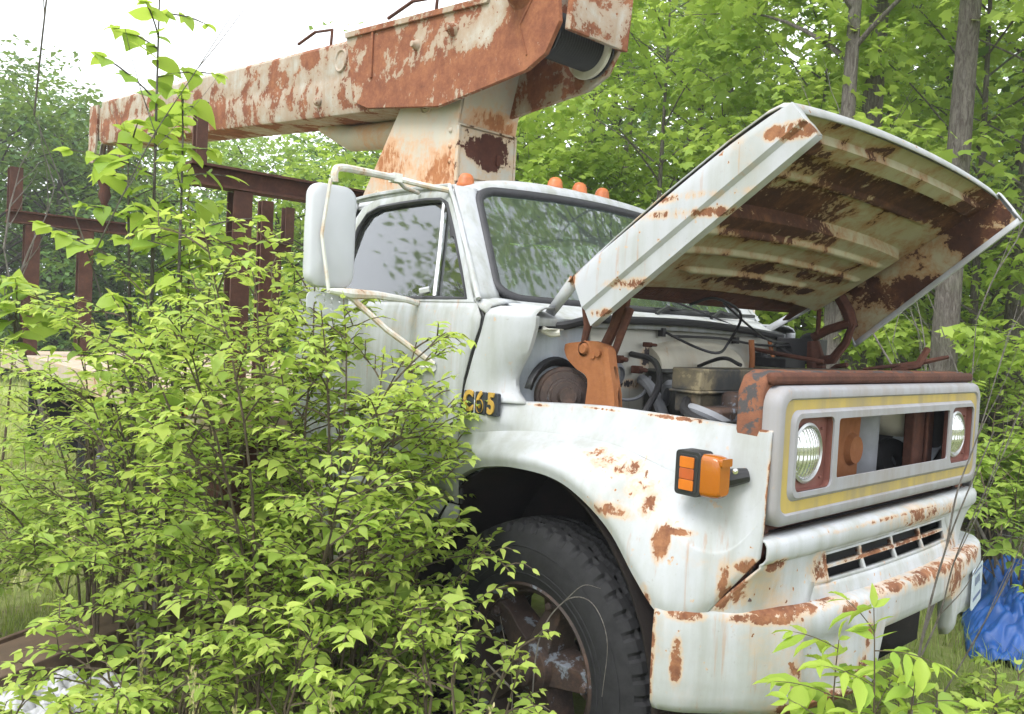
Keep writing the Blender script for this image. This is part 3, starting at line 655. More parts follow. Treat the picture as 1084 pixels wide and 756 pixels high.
# --- cab
def ws(s, t):
    hw = .84+(.70-.84)*t
    return (-.24+(-.67+.24)*t-(.15+(.06-.15)*t)*s*s, s*hw, 1.79+.51*t+(.012-.035*t)*s*s)
def wsr(u, r=.13):
    """rounded loop in windscreen space, u in 0..1"""
    pts = rrect(-.985, .985, .02, .985, r, 8); n = len(pts)
    f = u*n; i = int(f) % n; q = f-int(f); a, b = pts[i], pts[(i+1) % n]
    return a[0]+(b[0]-a[0])*q, a[1]+(b[1]-a[1])*q
cab = empty_part('cab', (0, 0, 0))
loop = [wsr(k/160) for k in range(160)]
# dense rounded rect sampling
dense = []
for k in range(len(loop)):
    a, b = loop[k], loop[(k+1) % len(loop)]
    d = abs(a[0]-b[0])+abs(a[1]-b[1]); n = max(1, int(d/.06))
    dense += [(a[0]+(b[0]-a[0])*q/n, a[1]+(b[1]-a[1])*q/n) for q in range(n)]
m = MB()
rows = []
for i in range(25):
    t = i/24
    r = .13; tt = .02+.965*t; ins = 0
    e = min(tt-.02, .985-tt)
    if e < r: ins = r-sqrt(max(r*r-(r-e)**2, 0))
    rows.append([ws((-.985+ins)+(2*(.985-ins))*k/30, tt) for k in range(31)])
m.grid(rows); m.build('windscreen', M_glass, cab, ang=60)
MB().tube([ws(a, b) for a, b in dense], .021, 8, closed=True).build('windscreen_gasket', M_seal, cab, ang=60)
# roof
m = MB(); rows = []
roofx = [(-.695, 0), (-.70, .025), (-.72, .05), (-.78, .068), (-.90, .078), (-1.15, .082), (-1.4, .078), (-1.6, .06), (-1.70, .03), (-1.73, -.02), (-1.74, -.09)]
for x, dz in roofx:
    row = []
    for k in range(33):
        s = -1+2*k/32; a = abs(s)
        y = s*(.815-.02*a**6)
        base = 2.30-.022*a*a
        crown = dz*(1-a**3.2) - (.048*a**7)
        xx = x-.055*a*a*(1 if x > -1 else 0)
        row.append((xx, y, base+crown))
    rows.append(row)
m.grid(rows)
# header strip under the roof edge and pillars beside the windscreen
m.grid([[ws(-.97+1.94*k/32, .985) for k in range(33)], rows[0]])
for s in (1, -1):
    st = []
    for k in range(19):
        t = k/18
        g = Vector(ws(-.985, .0+t*.99)); 
        z = g.z
        D = Vector((-.365+(-.735+.365)*t, ys(z)-.004*(1-t), z+.0))
        a = []
        for q in range(7):
            f = q/6; p = g.lerp(D, f); b = sin(pi*f)*.012
            a.append((p.x+b*.5, s*(p.y-b) , p.z))
        st.append(a)
    m.grid(st)
    # side panel behind the door, rain gutter
    m.grid([[(x, s*ys(z), z) for z in (1.0, 1.2, 1.4, 1.6, 1.74, 1.9, 2.1, 2.262)] for x in (-1.47, -1.6, -1.73)])
    m.grid([[(x, s*ys(z), z) for z in (.95, 1.02)] for x in (-.42, -.9, -1.73)])
    # door aperture head
    m.grid([[(x, s*ys(2.262), 2.262), (x, s*(ys(2.262)-.004), 2.278)] for x in (-.74, -1.0, -1.3, -1.6, -1.73)])
m.grid([[(-1.735, y, z) for z in (.95, 1.3, 1.7, 2.0, 2.2)] for y in np.linspace(-.94, .94, 9)])
# cowl
cw = []
for k in range(33):
    s = -1+2*k/32; b = Vector(ws(s, 0.0)); h = Vector((-.115-.03*s*s, s*.86, 1.742-.012*s*s))
    cw.append([b, b+Vector((.03, 0, -.006)), b.lerp(h, .6)+Vector((0, 0, .012)), h+Vector((0, 0, .004)), h+Vector((.0, 0, -.02))])
m.grid(cw)
m.grid([[(x, y, .97) for x in (-.75, -1.73)] for y in (-.93, .93)])
for s in (1, -1):
    m.grid(flip([[(-.30, -.957, 1.745), (-.305, -.93, 1.775), (-.31, -.86, 1.79), (-.31, -.78, 1.79)], [(-.34, -.957, 1.765), (-.34, -.93, 1.79), (-.34, -.86, 1.80), (-.34, -.80, 1.80)], [(-.385, -.95, 1.80), (-.385, -.93, 1.803), (-.385, -.86, 1.805), (-.385, -.82, 1.805)]], s))
cb = m.build('body_shell', WHITE, cab, ang=45, solid=.012)
for s in (1, -1):
    MB().tube(cr([(-.355, s*-.955, 1.80), (-.55, s*-.885, 2.05), (-.72, s*-.825, 2.245), (-.80, s*-.815, 2.275), (-1.3, s*-.812, 2.285), (-1.70, s*-.815, 2.26)], 30), .011, 6).build('rain_gutter', WHITE, cab, ang=60)
# cab interior
m = MB().box((-1.72, -.85, 1.0), (-1.18, .85, 1.36)).box((-1.70, -.85, 1.3), (-1.55, .85, 1.83)); m.build('bench_seat', M_seat, cab, bevel=.06, seg=3)
m = MB().grid([[(-.28, y, 1.78), (-.42, y, 1.785), (-.56, y, 1.74), (-.60, y, 1.60), (-.5, y, 1.4)] for y in np.linspace(-.85, .85, 9)]).box((-.5, .2, 1.74), (-.34, .56, 1.81)); m.build('dashboard', M_interior, cab, bevel=.01)
swc = Vector((-.80, .40, 1.72)); sa = Vector((-.5, 0, .87)).normalized(); su = sa.orthogonal().normalized(); sv = sa.cross(su)
m = MB().tube([swc+(su*cos(2*pi*k/32)+sv*sin(2*pi*k/32))*.22 for k in range(32)], .014, 8, closed=True)
m.tube([swc-su*.22, swc-sa*.05, swc+su*.22], .012).tube([swc-sa*.02, swc-sa*.5], .03)
m.build('steering_wheel', M_black, cab)
m = MB().grid([[(x, y, z) for x in (-.8, -1.7)] for y, z in ((-.72, 2.26), (0, 2.31), (.72, 2.26))]); m.build('headlining', M_interior, cab)
# clearance lamps along the front of the roof
for y in (-.67, -.165, 0, .165, .67):
    zr = 2.30-.022*(y/.815)**2+.066*(1-abs(y/.815)**3.2)-.048*abs(y/.815)**7
    m = MB().lathe([(.038, -.006), (.04, .004), (.036, .012), (.034, .028), (.026, .044), (.014, .051), (.0001, .053)], (-.785-.055*(y/.815)**2, y, zr), (.12, 0, 1), 18)
    m.build('clearance_lamp', M_clear, cab, ang=50)
# wipers
for y0, y1 in ((-.10, .42), (.30, .72)):
    b = Vector((-.20, y0, 1.79))
    m = MB().tube([b, b+Vector((-.02, .1, .035)), b+Vector((-.06, .30, .02))], .008, 6).tube([b+Vector((-.04, .03, .022)), b+Vector((-.075, .48, .03))], .009, 5)
    m.build('wiper', M_black, cab)
# doors
def door(s):
    d = empty_part('door', (0, 0, 0))
    fe = lambda z: float(np.interp(z, [1.0, 1.36, 1.43, 1.50, 1.60, 1.70, 1.74, 1.78], [-.415, -.413, -.408, -.398, -.368, -.328, -.325, -.365]))
    m = MB()
    zr = [1.03, 1.15, 1.3, 1.36, 1.43, 1.50, 1.55, 1.60, 1.66, 1.70, 1.735, 1.765, 1.785]
    m.grid([[(fe(z)+(-1.46-fe(z))*k/16, s*(ys(z)-.003), z) for k in range(17)] for z in zr])
    out = [(-.372, 1.785), (-.47, 1.91), (-.60, 2.08), (-.715, 2.225), (-.78, 2.26), (-.9, 2.268), (-1.1, 2.268), (-1.28, 2.266), (-1.40, 2.235), (-1.455, 2.16), (-1.46, 2.0), (-1.46, 1.785), (-1.2, 1.785), (-1.0, 1.785), (-.8, 1.785), (-.6, 1.785)]
    inn = [(-.435, 1.80), (-.52, 1.92), (-.64, 2.08), (-.735, 2.195), (-.79, 2.218), (-.9, 2.225), (-1.1, 2.225), (-1.26, 2.22), (-1.345, 2.195), (-1.39, 2.13), (-1.405, 2.0), (-1.405, 1.80), (-1.2, 1.80), (-1.0, 1.80), (-.8, 1.80), (-.6, 1.80)]
    rows = []
    for f, o in ((0, .003), (.25, .006), (.7, .006), (1, .0), (1, -.02)):
        rows.append([(a[0]+(b[0]-a[0])*f, s*(ys(a[1]+(b[1]-a[1])*f)-o), a[1]+(b[1]-a[1])*f) for a, b in zip(out, inn)])
    m.grid(rows, closed_v=True)
    m.build('door_panel', WHITE, d, ang=40, solid=.006)
    MB().tube([(fe(z)+.006, s*(ys(z)+.006), z) for z in zr]+[(x+.010, s*(ys(z)+.006), z) for x, z in out[:5]], .007, 6).build('door_seal', M_black, d)
    MB().tube([(a, s*(ys(b)-.001), b) for a, b in inn], .011, 6, closed=True).build('window_rubber', M_seal, d, ang=60)
    sp = .30
    MB().prism([(a, b) for a, b in inn if 1], [], lambda a, b, dd: (a, s*(ys(b)+.012+dd), b), 0, .004).build('window_glass', M_sideglass, d)
    MB().tube([(-.765, s*(ys(2.2)-.002), 2.205), (-.70, s*(ys(2.0)-.002), 2.0), (-.645, s*(ys(1.81)-.002), 1.81)], .008, 6).tube([(-.67, s*(ys(1.81)-.006), 1.835), (-.70, s*(ys(1.8)-.03), 1.825)], .014, 6).build('vent_bar', M_silver, d)
    MB().prism([(-.80, 2.21), (-.735, 2.19), (-.63, 2.06), (-.66, 2.05), (-.70, 2.12), (-.76, 2.2)], [], lambda a, b, dd: (a, s*(ys(b)+.002+dd), b), 0, .006).build('window_trim', M_black, d)
    MB().tube([(-1.27, s*-.975, 1.52), (-1.27, s*-1.01, 1.52), (-1.40, s*-1.01, 1.52), (-1.40, s*-.975, 1.52)], .012, 8).build('door_handle', M_chrome, d)
    return d
door(1); door(-1)
part(MB().box((-1.6, -.96, .50), (-.78, -.62, .93)).box((-1.6, -1.0, .46), (-.76, -.62, .50)), 'side_step', paint('step_paint', bias=.0, dirt=.6), bevel=.02)
part(MB().box((-1.6, .62, .50), (-.78, .96, .93)).box((-1.6, .62, .46), (-.76, 1.0, .50)), 'side_step', WHITE, bevel=.02)
# mirrors
def mirror(s):
    t = empty_part('wing_mirror', (-.70, s*-1.37, 2.0))
    m = MB(); rows = []
    for x, k in ((-.035, .93), (-.03, 1.0), (-.012, 1.0), (.0, .96), (.006, .90), (.008, .82)):
        rows.append([(x, a*k*s, b*(k+.02 if k < .97 else k)) for a, b in rrect(-.097, .097, -.188, .188, .05, 6)])
    for k in (.62, .4, .15):
        rows.append([(.010+(.012*(1-k)), a*k*s, b*(k+.05)) for a, b in rrect(-.097, .097, -.188, .188, .05, 6)])
    m.grid(rows, closed_v=True); n = len(rows[0])
    m.add(rows[-1], [tuple(range(n))])
    m.build('mirror_shell', M_mirror, t, ang=40)
    MB().prism(rrect(-.088, .088, -.178, .178, .045, 6), [], lambda a, b, d: (d, a, b), -.037, -.033).build('mirror_glass', M_chrome, t)
    L = lambda p: (p[0]+.70, (p[1]*s)-(s*-1.37), p[2]-2.0)
    m = MB().tube([L(p) for p in cr([(-.66, -1.395, 2.19), (-.66, -1.395, 2.225), (-.68, -1.36, 2.248), (-.74, -1.22, 2.262), (-.82, -1.03, 2.277)], 20)], .014, 8)
    m.tube([L(p) for p in [(-.82, -1.03, 2.277), (-.78, -.93, 2.262), (-.73, -.82, 2.25)]], .012, 8).tube([L(p) for p in [(-.82, -1.03, 2.277), (-.9, -.93, 2.262), (-.95, -.825, 2.26)]], .009, 8)
    m.box(L((-.84, -1.05 if s == 1 else -1.01, 2.26)), L((-.80, -1.01 if s == 1 else -1.05, 2.295)))
    m.tube([L(p) for p in [(-.66, -1.40, 1.80), (-.68, -1.30, 1.795), (-.70, -1.17, 1.798), (-.72, -1.02, 1.79), (-.73, -.96, 1.78)]], [.010, .02, .016, .012, .012], 8)
    m.tube([L(p) for p in [(-.66, -1.41, 2.20), (-.672, -1.43, 2.0), (-.66, -1.40, 1.80)]], .007, 6)
    m.tube([L(p) for p in [(-.70, -1.30, 1.795), (-.64, -1.16, 1.67), (-.57, -.985, 1.545)]], .012, 8)
    m.tube([L(p) for p in [(-.57, -.985, 1.53), (-.60, -.975, 1.525), (-.72, -.975, 1.53)]], .014, 6)
    m.build('mirror_bracket', paint('bracket_paint', base=(.66, .66, .62), bias=-.02, scale=12, dirt=.5, rust=RUST), t)
    m = MB().prism(rrect(-.085, .085, -.285, -.205, .02, 4), [circ(-.05+.033*i, -.265+.02*j+(i % 2)*.01, .006, 8) for i in range(4) for j in range(3)], lambda a, b, d: (d, a*s, b), -.02, -.014)
    m.build('mirror_guard', M_mirror, t)
mirror(1); mirror(-1)

# --- bonnet, hinged at its rear edge and standing open
HO = Vector((0, 0, 1.90)); HA = Vector((.849, 0, .529)); HN = Vector((-.529, 0, .849)); HY = Vector((0, 1, 0))
def hp(a, y, n=0.0): return HO + HA*a + HY*y + HN*n
HL = .905
m = MB()
# outer skin: crown across, nose rolled over at the front
rows = []
for a, n in ((-.035, .004), (-.02, .006), (.0, .008), (.2, .016), (.45, .022), (.7, .018), (.84, .008), (.885, -.004), (.905, -.022), (.905, -.055)):
    row = []
    for k in range(41):
        s = -1+2*k/40; q = abs(s)
        y = s*.83
        aa = a
        if a > .8: aa = a-.012*q**3
        pass
        row.append(hp(aa, y, n+.052*(1-q*q)-.02*max(0, (q-.93)/.07)**2))
    rows.append(row)
m.grid(rows)
# skirts at both sides
for s in (1, -1):
    rows = []
    for k in range(15):
        a = HL*k/14 if s == 1 else .12+(HL-.12)*k/14
        d = .20-.045*(k/14) if s == 1 else .30-.115*(k/14)
        b = HO + HA*a + HY*(-.83*s) + HN*.0
        dn = Vector((.45+.17*(k/14)**2, 0, -.893+.08*(k/14)**2))
        mid = d*.66
        rows.append([b+HN*(-.012-.035*(k/14)**8)-HA*(.010*(k/14)**8), b+HY*(-.004*s)+dn*(.02+.02*(k/14)**8), b+HY*(-.008*s)+dn*(d*.3), b+HY*(-.008*s)+dn*mid, b+HY*(.004*s)+dn*(mid+.012), b+HY*(.006*s)+dn*d, b+HY*(.03*s)+dn*(d+.004), b+HY*(.032*s)+dn*(d-.015)])
    m.grid(rows)
    m.grid([rows[-1][:6], [p+HY*(.03*s) for p in rows[-1][:6]]])
    m.grid([rows[0][:6], [p+HY*(.03*s)+HA*.01 for p in rows[0][:6]]])
    # tongue at the rear corner
    m.grid([[hp(-.02, -.825*s, .0), hp(-.24, -.76*s, -.01)], [hp(-.005, -.81*s, -.04), hp(-.23, -.75*s, -.045)]])
hood = part(m, 'bonnet', M_hoodside, ang=40, solid=.006)
# inner panel: shallow pressed pan with three cross ribs near the hinge
m = MB(); rows = []
av = np.linspace(.03, .89, 240); yv = np.linspace(-.80, .80, 60)
def bumpf(x, c, w): return max(0.0, 1-abs((x-c)/w))**1.0
def smooth(e0, e1, x):
    t_ = min(max((x-e0)/(e1-e0), 0), 1); return t_*t_*(3-2*t_)
for a in av:
    row = []
    for y in yv:
        q = abs(y)/.80
        n = -.034
        pan = smooth(.03, .045, a)*(1-smooth(.475, .49, a))*(1-smooth(.72, .75, abs(y)))       # raised reinforcing plate near the hinge
        n -= .050*pan
        for c, ylim in ((.40, .70), (.29, .70), (.17, .45)):
            n -= .017*(smooth(c-.016, c-.006, a)*(1-smooth(c+.004, c+.018, a)))*(1-smooth(ylim-.06, ylim, abs(y)))
        n -= .028*smooth(.765, .775, a)*(1-smooth(.825, .835, a))*(1-smooth(.9, .98, q))        # front stiffener
        n -= .012*smooth(.63, .645, a)*(1-smooth(.655, .67, a))*(1-smooth(.8, .85, q))
        n -= .03*q**8
        n += .044*(1-q*q)
        row.append(hp(a, y, n))
    rows.append(row)
m.grid(rows)
for s in (1, -1):                                        # inner faces of the skirts, with a pressed step
    rows = []
    for k in range(24):
        a = HL*k/23*.985 if s == 1 else .12+(HL*.985-.12)*k/23; d = (.20-.045*(k/23) if s == 1 else .30-.115*(k/23))*.97
        b = HO + HA*a + HY*(-.812*s); dn = Vector((.45+.17*(k/23)**2, 0, -.893+.08*(k/23)**2))
        st = .014*(smooth(.30, .34, a)*(1-smooth(.52, .56, a)))
        rows.append([b+HN*-.03, b+HY*((.004+st)*s)+dn*.05, b+HY*((.004+st)*s)+dn*d*.6, b+HY*(.002*s)+dn*d*.72, b+HY*(.004*s)+dn*d])
    m.grid(rows)
m.build('inner_panel', M_hoodunder, hood, ang=50)
# louvred vent strip along the hinge edge
m = MB()
va0, va1 = -.16, -.06
def vp(a, y, n): return hp(a-.07*(1-(y/.8)**2)*0, y, -.035+n)
holes = []
for g in range(5):
    for k in range(12):
        y0 = -.55+g*.245+k*.0165
        holes.append([(y0, -.040), (y0+.009, -.040), (y0+.014, .004), (y0+.005, .004)])
m.prism([(-.77, .035), (-.76, -.055), (-.5, -.065), (0, -.07), (.5, -.065), (.70, -.06), (.74, -.13), (.78, -.12), (.78, .035)], holes, lambda a, b, d: vp(b, a, d), 0, .006)
m.build('hinge_edge_vent', M_brown, hood)
HOLEPTS = None
# hinges
DOG = [(-.108,1.643),(-.104,1.651),(-.082,1.656),(-.04,1.661),(.004,1.667),(.04,1.667),(.076,1.661),(.104,1.653),(.117,1.645),(.124,1.615),(.131,1.584),(.144,1.535),(.156,1.492),(.163,1.435),(.168,1.36),(0.0,1.36),(.006,1.434),(.011,1.478),(.014,1.51),(.012,1.53),(-.0,1.546),(-.02,1.555),(-.041,1.562),(-.077,1.585),(-.094,1.60),(-.104,1.617),(-.109,1.63)]
def hinge(s):
    Y = lambda v: s*v
    m = MB().prism(DOG, [], lambda a, b, d: (a, Y(d), b), -.742, -.722)
    m.prism([(.098, 1.650), (.117, 1.645), (.131, 1.584), (.156, 1.492), (.163, 1.40), (.13, 1.40), (.125, 1.49), (.105, 1.59)], [], lambda a, b, d: (a, Y(d), b), -.762, -.742)
    m.lathe([(0, .012), (.016, .012), (.019, .006), (.021, 0)], (-.010, Y(-.742), 1.638), (0, -s, 0), 18)
    m.lathe([(.026, .004), (.030, .0), (.022, .0)], (-.010, Y(-.742), 1.638), (0, -s, 0), 18)
    m.lathe([(0, .01), (.012, .01), (.014, 0)], (.06, Y(-.742), 1.625), (0, -s, 0), 14).lathe([(0, .006), (.01, .006), (.012, 0)], (.035, Y(-.742), 1.615), (0, -s, 0), 14)
    hg = part(m, 'bonnet_hinge', M_orange, bevel=.006, ang=40)
    m = MB()
    A, B = Vector((.06, Y(-.715), 1.645)), Vector((.135, Y(-.72), 1.79))
    m.tube([A, A.lerp(B, .5)+Vector((.004, 0, 0)), B], [.020, .019, .026], 6).tube([A+Vector((.045, 0, -.02)), B+Vector((.035, 0, -.005))], [.013, .017], 6)
    m.tube([(-.02, Y(-.735), 1.66), (-.005, Y(-.735), 1.72), (-.02, Y(-.745), 1.82), (-.035, Y(-.75), 1.88)], [.012, .016, .014, .02], 6)
    m.tube([B, Vector((.17, Y(-.74), 1.86)), Vector((.22, Y(-.78), 1.92))], [.026, .022, .02], 6)
    m.build('hinge_arm', M_brown, hg, ang=35, bevel=.003)
    return hg
hinge(1)
def lhinge():
    m = MB()
    m.tube([(.10, .74, 1.50), (.09, .74, 1.62), (.07, .74, 1.71)], [.05, .045, .03], 6, flat=.5)
    m.tube([(.10, .74, 1.62), (.17, .74, 1.63), (.225, .745, 1.71), (.25, .75, 1.80)], [.03, .035, .03, .026], 6, flat=.6)
    m.tube([(.07, .735, 1.725), (.14, .735, 1.765), (.24, .745, 1.80)], [.022, .022, .022], 6)
    m.tube([(.25, .75, 1.78), (.22, .76, 1.85), (.17, .77, 1.92)], [.026, .03, .03], 6)
    m.tube([(.10, .72, 1.74), (.09, .74, 1.86)], .012, 6)
    m.tube([(.13, .74, 1.55), (.2, .72, 1.60), (.26, .70, 1.61)], .012, 6)
    hg = part(m, 'bonnet_hinge', M_brown, ang=35, bevel=.003)
lhinge()
part(MB().tube([(.50, .60, 1.60), (.58, .66, 1.63), (.60, .70, 1.70)], [.01, .018, .014], 6).tube([(.40, .55, 1.60), (.57, .66, 1.635), (.66, .76, 1.67)], [.006, .012, .008], 5), 'latch_hook', M_brown)

# --- flatbed and racks
part(MB().box((-7.15, -1.22, 1.10), (-2.05, 1.22, 1.25)).box((-7.16, -1.235, 1.09), (-2.04, -1.215, 1.26)), 'flatbed', M_deck, bevel=.006)
def ibeam(m, a, b, w=.10, h=.13, mi=0):
    a, b = Vector(a), Vector(b); d = (b-a).normalized(); up = Vector((0, 0, 1)) if abs(d.z) < .8 else Vector((1, 0, 0))
    sd_ = d.cross(up).normalized(); up = sd_.cross(d)
    for (u0, u1, v0, v1) in ((-w/2, w/2, h/2-.014, h/2), (-w/2, w/2, -h/2, -h/2+.014), (-.008, .008, -h/2+.014, h/2-.014)):
        vs = [p + sd_*u + up*v for p in (a, b) for (u, v) in ((u0, v0), (u1, v0), (u1, v1), (u0, v1))]
        m.add(vs, [(0, 3, 2, 1), (4, 5, 6, 7), (0, 1, 5, 4), (1, 2, 6, 5), (2, 3, 7, 6), (3, 0, 4, 7)], mi)
    return m
part(ibeam(MB(), (-2.6, -1.2, 2.465), (-2.6, 1.2, 2.465), .12, .12), 'rack_beam', M_rack)
for y in (-.90, .9): part(ibeam(MB(), (-2.6, y, 1.25), (-2.6, y, 2.40), .11, .10), 'rack_post', M_rack)
part(ibeam(MB(), (-2.6, -1.14, 2.53), (-2.6, -1.14, 2.86), .06, .07), 'rack_post', M_rack)
part(ibeam(MB(), (-3.2, -.46, 1.25), (-3.2, -.46, 2.46), .08, .07), 'rack_post', M_rack)
part(ibeam(MB(), (-6.4, -1.36, 2.47), (-6.4, 1.35, 2.47), .12, .11), 'rack_beam', M_rack)
for y in (-1.16, -.72, .72, 1.16): part(ibeam(MB(), (-6.4, y, 1.25), (-6.4, y, 2.41), .12, .10), 'rack_post', M_rack)
for y in (-1.30, 1.30): part(ibeam(MB(), (-6.4, y, 2.53), (-6.4, y, 2.90), .10, .11), 'rack_post', M_rack)
part(MB().box((-6.15, -1.2, .45), (-6.12, -.5, 1.08)).box((-6.0, -1.15, .55), (-5.1, -.9, .66)), 'mud_flap', M_black)
part(MB().box((-6.15, .5, .45), (-6.12, 1.2, 1.08)), 'mud_flap', M_black)
m = MB().box((-2.62, -1.24, 1.10), (-2.30, -1.10, 1.22)); tl = part(m, 'marker_lamp_box', M_cream, bevel=.02)
MB().box((-2.56, -1.252, 1.145), (-2.36, -1.240, 1.20)).build('marker_lens', plain('red_lens', (.35, .06, .015), .3), tl, bevel=.006)
part(MB().box((-3.3, -1.1, .55), (-2.2, -.5, 1.06)), 'tool_box', M_brown, bevel=.02)

# --- crane turret, boom and head
HC = -.115
m = MB()
for s in (1, -1):
    m.prism([(-2.42, 2.0), (-2.42, 2.36), (-2.36, 2.42), (-1.92, 2.98), (-1.42, 3.12), (-1.36, 3.12), (-1.44, 2.745), (-1.44, 2.0)], [], XZ, s*.205, s*.185)
m.add([(-1.44, -.19, 2.745), (-1.44, .19, 2.745), (-1.33, .20, 3.12), (-1.33, -.20, 3.12), (-1.46, -.19, 2.0), (-1.46, .19, 2.0)], [(0, 1, 2, 3), (4, 5, 1, 0)])
m.add([(-2.42, -.19, 2.0), (-2.42, .19, 2.0), (-2.42, .19, 2.36), (-2.42, -.19, 2.36), (-1.92, .19, 2.98), (-1.92, -.19, 2.98)], [(0, 1, 2, 3), (3, 2, 4, 5)])
for z in (2.56, 2.64, 2.72):
    m.lathe([(0, .012), (.012, .01), (.015, 0)], (-1.49, -.205, z), (0, -1, 0), 10)
for r in (.055, .035, .015): m.lathe([(r-.006, 0), (r, .008), (r+.006, 0)], (-1.72, -.207, 2.90), (0, -1, 0), 24)
m.tube([(-2.34, -.21, 2.40), (-2.16, -.21, 2.46), (-2.05, -.21, 2.40)], .012, 6)
tu = part(m, 'crane_turret', M_turret, ang=30, bevel=.006)
m = MB().box((-1.443, -.188, 2.48), (-1.428, .188, 2.735)); m.box((-1.428, .06, 2.57), (-1.418, .12, 2.63)).box((-1.45, -.20, 2.742), (-1.42, .20, 2.752)).box((-1.45, -.205, 2.44), (-1.425, -.188, 2.742)).box((-1.45, .188, 2.44), (-1.425, .205, 2.742))
m.build('turret_hatch', M_hatch, tu, bevel=.004)
part(MB().lathe([(.50, 0), (.50, .10), (.42, .12), (.42, .75), (.55, .77), (.55, .85)], (-1.95, 0, 1.25), (0, 0, 1), 40), 'turret_base', M_turret, ang=40)
tu.location.y = -.05
# boom: box section rising gently to the rear
BX, BD = Vector((-1.0, 0, .098)).normalized(), Vector((.098, 0, 1)).normalized()
def bp(t, y, h): return Vector((-2.30, HC+.0, 3.17)) + BX*t + Vector((0, y, 0)) + BD*h
m = MB()
pr = [(-.165, -.20), (-.175, -.02), (-.170, 0), (-.175, .02), (-.175, .20), (-.155, .225), (.155, .225), (.175, .20), (.175, -.20), (.155, -.225), (-.155, -.225)]
m.grid([[bp(t, y, h) for y, h in pr] for t in (-.6, 0, .35, .36, 5.35)], closed_v=True); m.add([bp(5.35, y, h) for y, h in pr], [tuple(range(len(pr)))])
m.lathe([(.0, .004), (.055, .004), (.06, .012), (.068, .012), (.072, 0)], bp(.30, -.176, .10), (0, -1, 0), 28)
for t_ in (.55,): m.lathe([(0, .03), (.02, .028), (.028, .015), (.03, 0)], bp(t_, -.176, -.13), (0, -1, 0), 14)
bm_ = part(m, 'boom', M_boom, ang=30, bevel=.01)
m = MB()
m.grid([[bp(t, y*.78, h*.78) for y, h in pr] for t in (5.3, 5.62)], closed_v=True)
m.prism([(0, .20), (.0, -.22), (.06, -.42), (.26, -.42), (.30, .20)], [], lambda a, b, d: bp(5.55+a, d, b), -.16, -.14)
m.prism([(0, .20), (.0, -.22), (.06, -.42), (.26, -.42), (.30, .20)], [], lambda a, b, d: bp(5.55+a, d, b), .14, .16)
m.lathe([(.13, -.03), (.15, -.03), (.12, 0), (.15, .03), (.13, .03)], bp(5.72, 0, -.28), (0, 1, 0), 24)
m.build('boom_tip', M_boom, bm_, ang=30)
hk = bp(5.72, 0, -.42)
m = MB().box((hk.x-.08, HC-.10, hk.z-.16), (hk.x+.08, HC+.10, hk.z-.06)).lathe([(.05, 0), (.08, -.04), (.05, -.12), (.07, -.2), (.03, -.3)], hk+Vector((0, 0, -.14)), (0, 0, 1), 16)
m.tube([hk, hk+Vector((0, 0, -.1))], .012).tube(cr([hk+Vector((0, 0, -.42)), hk+Vector((0, .05, -.50)), hk+Vector((0, 0, -.58)), hk+Vector((0, -.06, -.52))], 14), .022, 8)
m.build('hook_block', M_brown, bm_, ang=40)
part(MB().tube([(-2.25, 0, 2.86), (-2.9, 0, 2.92), (-3.3, 0, 3.06)], [.085, .085, .05], 16), 'lift_cylinder', M_turret)
for a, b, hh in ((.50, .95, .10), (-.62, -.15, .12)):
    pts = [bp(a, -.15, .22), bp(a, -.15, .22+hh), bp((a+b)/2, -.15, .235+hh), bp(b, -.15, .225+hh*.6)]
    part(MB().tube(pts, .010, 6), 'grab_rail', M_brown)
# head: two cheek plates, winch drum, cover
HPL = [(-2.47, 3.42), (-2.36, 3.0), (-2.20, 2.935), (-1.51, 2.83), (-.84, 2.885), (-.72, 2.935), (-.64, 3.06), (-.66, 3.20), (-.86, 3.46), (-1.20, 3.52), (-1.12, 3.285)]
for s in (1, -1):
    m = MB().prism(HPL, [], XZ, HC-s*.22, HC-s*.195)
    if s == 1:
        m.prism([(-2.46, 3.425), (-2.455, 3.39), (-1.13, 3.26), (-1.12, 3.29)], [], XZ, HC-.236, HC-.22)
        for x, z, r in ((-1.72, 3.19, .026), (-1.40, 3.20, .035), (-.90, 3.27, .085)):
            m.lathe([(0, .05*r/.035), (r*.6, .05*r/.035), (r*.7, .03*r/.035), (r, .012), (r*1.15, 0)], (x, HC-.22, z), (0, -1, 0), 20)
        m.box((-2.17, HC-.232, 3.10), (-2.15, HC-.22, 3.38))
        m.tube([(-.84, HC-.222, 2.95), (-.9, HC-.222, 3.1), (-.74, HC-.222, 3.3)], .006, 5)
    part(m, 'head_plate', M_boomhead, ang=30, bevel=.006)
part(MB().box((-2.2, HC-.19, 3.18), (-1.0, HC+.19, 3.20)).box((-1.5, HC-.19, 2.95), (-1.44, HC+.19, 3.3)), 'head_web', M_boom)
wd = Vector((-.80, HC, 3.065))
part(MB().lathe([(.135, -.185), (.135, -.175), (.105, -.17)] + [(.10+.007*(k % 2), -.165+k*.33/40) for k in range(41)] + [(.105, .17), (.135, .175), (.135, .185)], wd, (0, 1, 0), 36), 'winch_drum', M_dark, ang=40)
for y in (.15,): part(MB().lathe([(.10, -.010), (.140, -.010), (.144, 0), (.140, .010), (.10, .010)], wd+Vector((.0, y, 0)), (0, 1, 0), 36), 'drum_flange', M_cream)
m = MB().prism([(-.64, 3.03), (-.60, 3.02), (-.58, 3.26), (-.66, 3.42), (-.86, 3.60), (-1.1, 3.64), (-1.1, 3.60), (-.87, 3.56), (-.69, 3.40), (-.62, 3.25)], [], XZ, HC-.185, HC+.20)
part(m, 'winch_cover', M_boom, bevel=.005)
